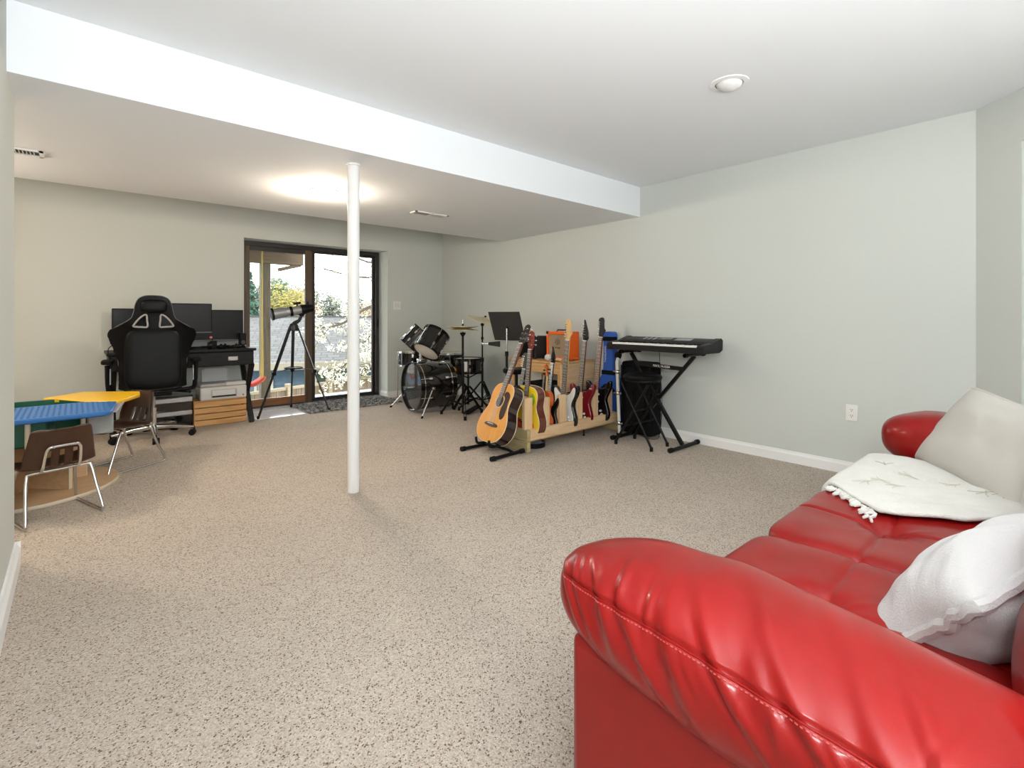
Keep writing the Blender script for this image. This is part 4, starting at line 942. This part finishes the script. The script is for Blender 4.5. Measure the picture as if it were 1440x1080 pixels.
def text(parent, name, body, size, mat, mw, ext=.0006, align='CENTER'):
    c = bpy.data.curves.new(name, 'FONT'); c.body = body; c.size = size; c.extrude = ext; c.align_x = align; c.align_y = 'CENTER'; c.materials.append(mat); c.resolution_u = 2
    tmp = bpy.data.objects.new(name, c); COL.objects.link(tmp); dg_ = bpy.context.evaluated_depsgraph_get(); me = bpy.data.meshes.new_from_object(tmp.evaluated_get(dg_)); bpy.data.objects.remove(tmp); me.name = name
    o = bpy.data.objects.new(name, me); COL.objects.link(o); o.parent = parent; o.matrix_local = mw; return o
def facing(loc, right, up):
    r_ = V(right).normalized(); u_ = V(up).normalized(); m = Matrix((r_, u_, r_.cross(u_))).transposed().to_4x4(); m.translation = loc; return m
text(t, 'lettering', 'orange', .03, INK, facing((-dp+.011, 0, .125), (0, -1, 0), (0, 0, 1)))
t = thing('black_amplifier', 'small black practice amplifier with a silver control strip on the bench', 'amplifier', (3.76, 3.93, BZ+.006))
B().bb(-.09, .09, -.135, .135, 0, .24).build('cabinet', M('black_tolex', (.016, .016, .017), .6, bump=.3, bscale=300), t, bevel=.008)
gr = B().bb(-.093, -.089, -.12, .12, .015, .165).build('grille', BLKC, t, False); B().bb(-.093, -.089, -.12, .12, .178, .225).build('control_strip', SIL, t, False)
for k in range(5): B().cyl((-.106, -.09+k*.04, .2), (-.092, -.09+k*.04, .2), .011, n=12).build('knob', BLK, t)
for y in (-.1, .1):
    for x in (-.06, .06): B().cyl((x, y, -.006), (x, y, .001), .012).build('foot', RUB, t)
t = thing('maraca', 'maraca with a pale round head and wooden handle on the bench', 'maraca', (3.615, 3.55, BZ+.036))
B().ball((0, 0, 0), .036, 14, (1, 1.1, 1)).build('head', M('maraca_pale', (.62, .58, .54), .4), t); B().cyl((0, -.03, 0), (.02, -.17, -.022), .011, .012).build('handle', MAPLE, t)
t = thing('shaker_bell', 'little wooden bell shaker lying beside the maraca', 'shaker', (3.66, 3.44, BZ+.013))
B().cyl((-.02, -.06, 0), (.03, .05, 0), .012).build('handle', MAPLE, t)
for k in range(4): B().ball((-.02+.014*k, -.055+.032*k, .014), .012).build('bell', CHR, t)
t = thing('padded_stool', 'low black padded stool behind the acoustic guitar', 'stool', (3.33, 3.72, 0))
B().lathe([(.0005, .555), (.12, .555), (.135, .565), (.137, .59), (.125, .605), (.0005, .61)], n=32).build('seat', BLKL, t)
for k in range(4):
    a = R(45+90*k); B().cyl((.08*math.cos(a), .08*math.sin(a), .555), (.17*math.cos(a), .17*math.sin(a), 0), .011).build('leg', BLKM, t)
B().tube([(.13*math.cos(R(30*k)), .13*math.sin(R(30*k)), .24) for k in range(12)], .006, 6, True).build('foot_ring', BLKM, t)
t = thing('equipment_case', 'black equipment case pushed under the pine bench', 'case', (3.84, 3.72, 0))
B().bb(-.19, .17, -.28, .26, .01, .42).build('shell', BLKC, t, bevel=.02, seg=3); B().bb(-.197, -.188, -.05, .05, .3, .33).build('latch', CHR, t, bevel=.003)
B().tube([(-.19, -.07, .24), (-.22, -.06, .24), (-.22, .06, .24), (-.19, .07, .24)], .008, 8).build('handle', RUB, t)
t = thing('red_drum_pouch', 'small red and black pouch hanging under the padded stool', 'pouch', (3.3, 3.84, 0))
B().puff((0, 0, .44), (.026, .02, .035), 3, 12).build('pouch', M('red_pouch', (.4, .02, .02), .6), t); B().puff((0.0, 0, .17), (.06, .05, .17), 4, 10).build('bag_bottom', BLKC, t)

# gig bag, case, keyboard ------------------------------------------
BB = M('blue_nylon', (.008, .09, .45), .6, bump=.2, bscale=260, sheen=.2)
t = thing('gig_bag', 'royal blue guitar gig bag leaning in the corner behind the rack', 'bag', (4.07, 3.12, 0), rot=(R(0), R(0), R(-90)))
hb = cat2([(0, 0), (.13, .005), (.165, .06), (.168, .15), (.15, .24), (.14, .3), (.145, .38), (.13, .46), (.085, .53), (.065, .6), (.06, .75), (.062, .9), (.05, .965), (0, .975)], 4, False)
o_ = mirror(hb); m = B()
m.prism([(x*.94, .012+z*.985) for x, z in o_], -.035, -.028); m.prism(o_, -.028, .045); o = m.build('bag_body', BB, t, bevel=.01, seg=3, ang=50)
for z, w in ((.9, .066), (.56, .078)): B().bb(-w, w, -.039, .03, z-.022, z+.022).build('strap_band', BLKC, t, False, .003)
B().tube([(.1, -.04, .36), (0, -.05, .44), (-.1, -.04, .36)], .014, 8, smooth=4).build('handle', BLKC, t)
text(t, 'lettering', 'TANGLEWD', .03, IVORY, facing((-.03, -.0365, .745), (0, 0, 1), (-1, 0, 0)))
t = thing('soft_keyboard_case', 'tall black soft case standing on end behind the folding stool', 'case', (4.025, 2.72, 0))
m = B().bb(-.09, .09, -.17, .17, .02, .7).build('case_body', BLKC, t, bevel=.03, seg=4)
B().tube([(-.095, -.16, .1), (-.1, -.16, .66), (-.1, .15, .66), (-.095, .15, .1)], .008, 6).build('zip_piping', BLKM, t)
B().bb(-.103, -.09, -.1, .1, .12, .5).build('front_pocket', BLKC, t, bevel=.006); B().tube([(-.1, .0, .3), (-.14, 0, .32), (-.14, 0, .42), (-.1, 0, .44)], .01, 8).build('grip', BLKC, t)
CRM = M('cream_tube', (.72, .68, .58), .4)
t = thing('folded_stand', 'folded cream tube stand with silver clamps leaning on the black case', 'stand', (3.84, 2.835, 0))
B().tube([(0, 0, .02), (.01, .02, .35), (.02, .04, .64), (.035, .05, .7), (.05, .05, .73)], .016, 12, smooth=3).build('tube', CRM, t)
for p in ((.004, .006, .12), (.012, .025, .4), (.018, .037, .6)): B().ball(p, .024).cyl(V(p)-V((.0, .045, 0)), V(p)+V((0, .045, 0)), .009).build('clamp', CHR, t)
B().box((.05, .05, .755), (.05, .05, .05), (0, R(30), 0)).cyl((.05, .05, .75), (.05, .05, .79), .012).build('head_clamp', BLK, t, bevel=.005); B().cyl((0, 0, 0), (0, 0, .03), .024).build('foot', RUB, t)
KB = M('keyboard_black', (.01, .01, .011), .45, spec=.25)
t = thing('keyboard_piano', 'long black electric keyboard piano on the crossed stand', 'keyboard', (0, 0, 0))
KY0, KY1, KX0, KX1, KZ = 1.93, 2.87, 3.7, 4.03, .825
prof = [(KX0, KZ), (KX0, KZ+.045), (KX0+.01, KZ+.05), (KX0+.155, KZ+.05), (KX0+.16, KZ+.072), (KX0+.2, KZ+.09), (KX1-.02, KZ+.112), (KX1, KZ+.1), (KX1, KZ+.02), (KX1-.05, KZ)]
B().prism(prof, KY0+.055, KY1-.055).build('body', KB, t, False)
endp = [(KX0-.006, KZ), (KX0-.006, KZ+.055), (KX0+.01, KZ+.068), (KX0+.16, KZ+.08), (KX1-.02, KZ+.118), (KX1+.005, KZ+.1), (KX1, KZ+.02), (KX1-.05, KZ)]
for a_, b2 in ((KY0, KY0+.055), (KY1-.055, KY1)): B().prism(endp, a_, b2).build('end_cheek', KB, t, False, .004)
nk = 36; kw = (KY1-KY0-.114)/nk; b = B(); b2_ = B()
for k in range(nk):
    y = KY0+.057+k*kw; b.bb(KX0+.004, KX0+.152, y+.0006, y+kw-.0006, KZ+.051, KZ+.066)
    if k % 7 in (0, 1, 3, 4, 5) and k < nk-1: b2_.bb(KX0+.062, KX0+.152, y+kw-.006, y+kw+.006, KZ+.066, KZ+.077)
b.build('white_keys', M('key_white', (.8, .8, .78), .3), t, False)['kind'] = 'stuff'; b2_.build('black_keys', BLK, t, False)['kind'] = 'stuff'
tl = math.atan2(.022, .11); mxk = lambda x, y: Matrix.Translation((x, y, KZ+.09+(x-KX0-.2)*.2+.0015)) @ Matrix.Rotation(-tl, 4, 'Y')
B().add(*boxvf(.06, .13, .002), mxk(KX0+.26, 2.42)).build('display', M('lcd_grey', (.16, .18, .16), .2), t, False)
for y in (2.05, 2.75):
    B().add(*boxvf(.09, .13, .002), mxk(KX0+.255, y)).build('speaker_grille', M('grille_grey', (.05, .05, .05), .7), t, False)
b = B()
for i in range(10):
    for j in range(3): b.add(*boxvf(.012, .018, .004), mxk(KX0+.225+j*.025, 2.17+i*.022 if i < 7 else 2.52+(i-7)*.05))
b.build('buttons', GREY, t, False)['kind'] = 'stuff'
t = thing('keyboard_stand', 'black cross-legged stand carrying the keyboard piano', 'stand', (0, 0, 0))
SXX = 3.9; TB = .016
def sq(a, b2, nm, w=.03): return B().beam(a, b2, w, w, (1, 0, 0)).build(nm, BLKM, t, bevel=.004)
sq((SXX-.02, 2.73, .79), (SXX-.02, 2.21, .03), 'leg'); sq((SXX+.015, 2.12, .79), (SXX+.015, 2.77, .03), 'leg')
for y in (2.2, 2.785): 
    B().cyl((3.68, y, .018), (4.11, y, .018), .016, n=14).build('foot_bar', BLKM, t)
    for x in (3.68, 4.11): B().cyl((x-.02, y, .021), (x+.015, y, .021), .0205, n=14).build('end_cap', RUB, t)
for y in (2.1, 2.74):
    B().cyl((3.72, y, .805), (4.03, y, .805), .013, n=14).build('support_arm', BLKM, t)
    for x in (3.74, 4.02): B().cyl((x-.02, y, .805), (x+.02, y, .805), .018, n=14).build('rubber_grip', RUB, t)
B().cyl((SXX-.05, 2.47, .415), (SXX+.06, 2.47, .415), .018).build('pivot', BLKM, t)
bp_ = B().beam((SXX-.035, 2.65, .695), (SXX-.035, 2.2, .68), .035, .008, (1, 0, 0)).build('brace_plate', BLKM, t, False)
text(t, 'lettering', 'PERTL MUSSER', .026, IVORY, facing((SXX-.041, 2.4, .687), (0, -1, -.03), (0, -.03, 1)))
t = thing('power_cable', 'thin black power cable hanging from the keyboard to the floor', 'cable', (0, 0, 0))
B().tube([(3.98, 2.5, KZ+.01), (3.99, 2.49, .6), (4.0, 2.48, .3), (3.99, 2.5, .05), (3.97, 2.53, .006), (3.95, 2.6, .005), (3.98, 2.66, .005)], .003, 6, smooth=6).build('cord', RUB, t)
t = thing('folding_stool', 'round black folding stool in front of the keyboard', 'stool', (3.72, 2.5, 0), R(0))
B().lathe([(.0005, .575), (.14, .575), (.163, .583), (.168, .6), (.16, .615), (.14, .622), (.0005, .625)], n=40).build('seat', BLKL, t); B().lathe([(.0005, .563), (.15, .563), (.15, .577), (.0005, .577)], n=32).build('seat_base', BLKM, t)
for sx in (-1, 1):
    B().tube([(sx*.115, .14, .55), (sx*.122, -.165, .03), ], .0105, 10).build('leg', BLKM, t); B().tube([(sx*.09, -.12, .55), (sx*.14, .175, .03)], .0105, 10).build('leg', BLKM, t)
    for (x, y) in ((sx*.122, -.168), (sx*.141, .178)): B().cyl((x, y, 0), (x, y, .035), .014).build('rubber_foot', RUB, t)
B().cyl((-.117, -.05, .22), (.117, -.05, .22), .007).build('stretcher', BLKM, t); B().cyl((-.127, .1, .17), (.127, .1, .17), .007).build('stretcher', BLKM, t); B().cyl((-.11, .0, .31), (.11, .0, .31), .006).build('pivot_rod', BLKM, t)

# ================================================================== outdoors
GRASS = M('lawn', (0.055, 0.0935, 0.0248), .9, var=.4, scale=3)
struct(B().bb(-14, 30, 8.9, 60, -1.6, -1.5).build('ground', GRASS, smooth=False), 'lawn falling away behind the house'); struct(B().bb(-3, 8, YD+.07, 8.9, -.4, -.25).build('ground_patio', M('patio_concrete', (0.2, 0.195, 0.185), .85, var=.1, scale=4), smooth=False))
DW = wood('weathered_deck', (.14, .095, .053), (.085, .056, .03), .75, 4, 0); DWV = wood('weathered_post', (.11, .085, .05), (.06, .045, .028), .75, 4, 2)
t = thing('upper_deck', 'weathered wooden deck on posts above the patio outside the glass door', 'deck', (0, 0, 0))
B().bb(-2.5, 2.88, 8.6, 8.74, 1.99, 2.28).build('beam', DW, t, False, .01); B().bb(-2.5, 2.88, YD+.1, YD+.14, 2.3, 2.5).build('ledger', DW, t, False)
for k in range(14): x = -2.4+k*.4; B().bb(x, x+.045, YD+.1, 8.9, 2.29, 2.47).build('joist', DW, t, False)
for k in range(17): y = YD+.1+k*.142; B().bb(-2.5, 2.95, y, y+.136, 2.47, 2.505).build('deck_board', DW, t, False)
for x in (2.22, -1.2): B().bb(x, x+.14, 8.6, 8.74, -.25, 1.99).build('post', DWV, t, False, .008)
B().beam((2.84, 8.67, 2.0), (2.5, 8.67, 1.9), .06, .09, (0, 1, 0)).build('knee_brace', DW, t, False)
t = thing('swing', 'red child swing seat hung on yellow ropes under the deck', 'swing', (1.92, 8.1, .13))
ROPE = M('yellow_rope', (0.385, 0.286, 0.066), .8, bump=.4, bscale=200)
for x in (-.18, .18):
    B().tube([(x, .04, .0), (x*1.02, .02, .9), (x*1.0, .0, 2.16)], .013, 8).build('rope', ROPE, t); B().tube([(x, -.05, .02), (x, -.02, .8), (x, .0, 1.0)], .01, 8).build('rope', ROPE, t)
st = B(); st.grid(lambda u, v: V(((u-.5)*.42, (v-.5)*.2, .04-.1*(1-(2*u-1)**2)+.05*(2*v-1)**2)), 14, 7)
o = st.build('seat', M('swing_red', (0.49, 0.028, 0.014), .4), t); o.modifiers.new('s', 'SOLIDIFY').thickness = .03
# neighbour house
hu = V((.8986, -.4387, 0)).normalized(); hn = V((-hu.y, hu.x, 0))        # along the eave, away from us
hm = Matrix((hu, hn, V((0, 0, 1)))).transposed().to_4x4(); hm.translation = V((3.08, 12.78, 0))
t = thing('neighbour_house', 'blue clapboard house with a grey shingle roof beyond the fence', 'house'); t.matrix_world = hm
SH = M('roof_shingle', (.2, .2, .205), .9); nt = SH.node_tree; N, L = nt.nodes, nt.links
tc = N.new('ShaderNodeTexCoord'); br = N.new('ShaderNodeTexBrick'); br.inputs['Scale'].default_value = 1; br.inputs['Brick Width'].default_value = .3; br.inputs['Row Height'].default_value = .14
br.inputs['Color1'].default_value = (.105, .103, .101, 1); br.inputs['Color2'].default_value = (.072, .071, .069, 1); br.inputs['Mortar'].default_value = (.045, .045, .045, 1); br.inputs['Mortar Size'].default_value = .012
L.new(tc.outputs['Object'], br.inputs[0]); L.new(br.outputs[0], N['Principled BSDF'].inputs['Base Color'])
sl = math.atan2(1.12, 2.9); b = B()
ro = B(); ro.add([(-9, 0, 0), (9, 0, 0), (9, 3.11, 0), (-9, 3.11, 0), (-9, 0, -.12), (9, 0, -.12), (9, 3.11, -.12), (-9, 3.11, -.12)], [(0, 1, 2, 3), (7, 6, 5, 4), (0, 4, 5, 1), (2, 6, 7, 3), (1, 5, 6, 2), (3, 7, 4, 0)])
o = ro.build('roof', SH, t, False); o.rotation_euler = (sl, 0, 0); o.location = (0, 0, .02)
o = ro.build('roof', SH, t, False); o.rotation_euler = (sl, 0, math.pi); o.location = (0, 5.8, .02)
B().bb(-9, 9, -.03, .02, -.14, .03).build('gutter', M('tan_gutter', (0.275, 0.242, 0.1815), .6), t, False); B().bb(-9, 9, 2.82, 2.98, 1.1, 1.16).build('ridge_cap', M('ridge_dark', (.05, .05, .05), .9), t, False)
SID = M('blue_siding', (0.077, 0.1265, 0.1815), .7); b = B()
for k in range(22):
    z = -.1-k*.11; b.add([(-8.8, .33, z), (8.8, .33, z), (8.8, .3, z-.112), (-8.8, .3, z-.112), (-8.8, .42, z), (8.8, .42, z), (8.8, .42, z-.112), (-8.8, .42, z-.112)], [(0, 1, 2, 3), (7, 6, 5, 4), (0, 4, 5, 1), (3, 2, 6, 7), (1, 5, 6, 2), (3, 7, 4, 0)])
b.build('siding', SID, t, False)['kind'] = 'stuff'
B().bb(-8.8, 8.8, .42, 5.4, -2.5, -.1).build('wall', SID, t, False)
def hwin(x0, x1, z0, z1):
    f = B().bb(x0, x1, .27, .33, z1-.06, z1).bb(x0, x1, .27, .33, z0, z0+.06).bb(x0, x0+.06, .27, .33, z0, z1).bb(x1-.06, x1, .27, .33, z0, z1).build('window', M('house_trim', (0.45, 0.438, 0.372), .6), t, False)
    B().bb(x0+.05, x1-.05, .3, .32, z0+.05, z1-.05).bb(x0, x1, .29, .325, (z0+z1)/2-.06, (z0+z1)/2-.02).build('pane', M('house_pane', (.06, .09, .07), .1, coat=.5), f, False)
for w_ in ((1.35, 1.82, -.72, -.16), (.0, .42, -.95, -.36), (-1.0, -.55, -.95, -.3), (3.05, 3.5, -.72, -.12), (4.6, 5.2, -.9, -.15)): hwin(*w_)
B().bb(2.78, 2.84, .27, .31, -2.4, -.1).build('corner_trim', MATS['house_trim'], t, False)
# fence
t = thing('board_fence', 'brown board fence with posts between lawn and blue house', 'fence')
fu = V((.95, .32, 0)).normalized(); f0 = V((-3.5, 7.5, 0)); fm = Matrix((fu, V((-fu.y, fu.x, 0)), V((0, 0, 1)))).transposed().to_4x4(); fm.translation = V((3.5, 9.93, 0)); t.matrix_world = fm
FW = wood('fence_wood', (.14, .1, .06), (.085, .06, .035), .8, 3, 2); FWL = wood('fence_rail_wood', (.26, .21, .14), (.18, .145, .09), .8, 3, 0)
for k in range(60):
    x = -3.2+k*.105; B().bb(x, x+.096, 0, .02, -1.5, -.24+.012*random.random()).build('board', FW, t, False)
for x in (-2.4, -.6, .33, 2.1): B().bb(x, x+.1, -.06, .04, -1.5, -.13).build('post', FWL, t, False, .01)
B().bb(-3.2, 3.1, -.03, .03, -.24, -.19).build('top_rail', FWL, t, False)
# trees
def leafcloud(blobs, n, size, flat=0):
    vs = []; fs = []
    for k in range(n):
        c, r = random.choice(blobs); 
        d = V((random.gauss(0, 1), random.gauss(0, 1), random.gauss(0, 1))).normalized()*(random.random()**.4)
        p = V(c)+V((d.x*r[0], d.y*r[1], d.z*r[2])); s_ = size*random.uniform(.6, 1.4)
        a = V((random.gauss(0, 1), random.gauss(0, 1), random.gauss(0, 1))).normalized(); b2 = a.orthogonal().normalized(); i = len(vs)
        vs += [p-a*s_, p+b2*s_*.6, p+a*s_, p-b2*s_*.6]; fs.append((i, i+1, i+2, i+3))
    b = B(); b.v = [tuple(v) for v in vs]; b.f = fs; return b
def tree(name, label, x, y, h, w, col, n=900, size=.16, kind='round', group='trees beyond the blue house', zb=-1.5):
    t = thing(name, label, 'tree', (x, y, zb), group=group)
    B().cyl((0, 0, 0), (0, 0, h*.75), .05*w+.06, .03, 10).build('trunk', M('bark', (0.06, 0.045, 0.033), .9), t)
    if kind == 'cone': bl = [((0, 0, h*(.2+.8*k/9)), (w*(1-k/9.6), w*(1-k/9.6), h*.05)) for k in range(10)]
    else: bl = [((random.uniform(-.5, .5)*w, random.uniform(-.5, .5)*w, h*random.uniform(.5, .85)), (w*.55, w*.55, h*.22)) for k in range(8)]
    leafcloud(bl, n, size).build('foliage', M('leaf_'+name, col, .8, var=.3, scale=1.5), t, False)
tree('spruce', 'dark green spruce beyond the shingle roof', 5.75, 24.5, 4.9, 1.1, (.03, .075, .045), 3000, .1, 'cone')
tree('yellow_tree', 'yellow-green budding tree beyond the roof behind the telescope', 7.6, 25, 4.1, 1.15, (.24, .2, .045), 2600, .07)
tree('young_green_tree', 'mid green tree standing behind the yellow one', 9.2, 31, 5.3, .9, (.07, .11, .05), 2200, .09)
tree('russet_tree', 'pale russet budding tree beyond the roof and the door mullion', 9.3, 27.5, 3.9, 1.2, (.3, .2, .12), 2600, .07)
tree('russet_tree', 'pale russet budding tree behind the blossom branches', 11.6, 26, 3.5, 1.3, (.3, .2, .12), 2200, .07)
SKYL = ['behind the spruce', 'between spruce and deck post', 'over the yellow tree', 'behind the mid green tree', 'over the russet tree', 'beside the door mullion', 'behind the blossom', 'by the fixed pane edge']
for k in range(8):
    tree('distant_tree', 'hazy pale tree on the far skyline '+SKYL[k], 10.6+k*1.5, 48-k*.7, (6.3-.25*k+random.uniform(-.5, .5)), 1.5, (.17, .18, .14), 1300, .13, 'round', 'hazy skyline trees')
tree('shrub', 'small green shrub under the deck post', 2.1, 9.15, 1.45, .25, (.04, .1, .03), 500, .05, 'round', 'shrubs by the fence'); tree('shrub', 'small green shrub beside the swing seat', 1.3, 8.95, 1.3, .25, (.04, .1, .03), 500, .05, 'round', 'shrubs by the fence')
# blossom tree
t = thing('blossom_tree', 'white flowering tree whose branches cross the fixed glass panel', 'tree', (7.3, 10.4, -1.5))
BK = MATS['bark']; o0 = V((7.3, 10.4, -1.5)); random.seed(11)
B().tube([(0, 0, 0), (-.05, .05, 1.5), (-.1, 0, 2.6), (-.05, .1, 4.2)], [.16, .13, .11, .07], 10, smooth=3).build('trunk', BK, t)
limbs = [[(7.2, 10.4, 1.0), (6.3, 10.2, 1.75), (5.3, 10.0, 2.0), (4.4, 9.8, 1.95), (3.6, 9.6, 2.05)], [(7.2, 10.4, 1.4), (6.2, 10.0, 2.2), (5.2, 9.8, 2.45), (4.5, 9.6, 2.25), (3.7, 9.5, 2.6)],
         [(7.2, 10.4, .8), (6.2, 10.3, 1.4), (5.4, 10.2, 1.2), (4.7, 10.0, .7), (4.2, 9.9, .2), (3.8, 9.8, -.1)], [(7.2, 10.4, .6), (6.1, 10.5, 1.0), (5.4, 10.4, .6), (4.9, 10.3, .1), (4.5, 10.2, -.2)],
         [(5.4, 10.2, 1.2), (4.8, 10.1, 1.35), (4.1, 9.9, 1.0), (3.6, 9.8, .9)], [(6.2, 10.3, 1.4), (5.8, 10.0, 1.1), (5.3, 9.8, .5), (5.0, 9.7, .1)]]
tips = []; lb = B()
for pts in limbs:
    pp = catmull([V(p)-o0 for p in pts], 6); n = len(pp); rr = [.04*(1-i/n)+.008 for i in range(n)]
    B().tube(pp, rr, 7).build('branch', BK, t)
    for i in range(5, n):
        for q in range(2):
            d = V((random.gauss(-.2, .5), random.gauss(0, .4), random.gauss(-.15, .45))); e = pp[i]+d*.5; lb.tube([pp[i], pp[i]+d*.25+V((0, 0, .03)), e], [.007, .005, .003], 4); tips.append((e, 1 if (e+o0).z < 1.35 else .25)); tips.append((pp[i]+d*.25, 1 if (e+o0).z < 1.35 else .25))
lb.build('twigs', BK, t)['kind'] = 'stuff'
bl = [(p, (.11, .11, .09)) for p, w in tips if random.random() < w*.75]
leafcloud(bl, 4600, .03).build('blossom', M('white_blossom', (0.612, 0.5904, 0.4752), .7), t, False)['kind'] = 'stuff'
leafcloud([(p, (.1, .1, .08)) for p, w in tips], 900, .022).build('young_leaves', M('spring_leaf', (0.27, 0.3, 0.06), .7), t, False)['kind'] = 'stuff'
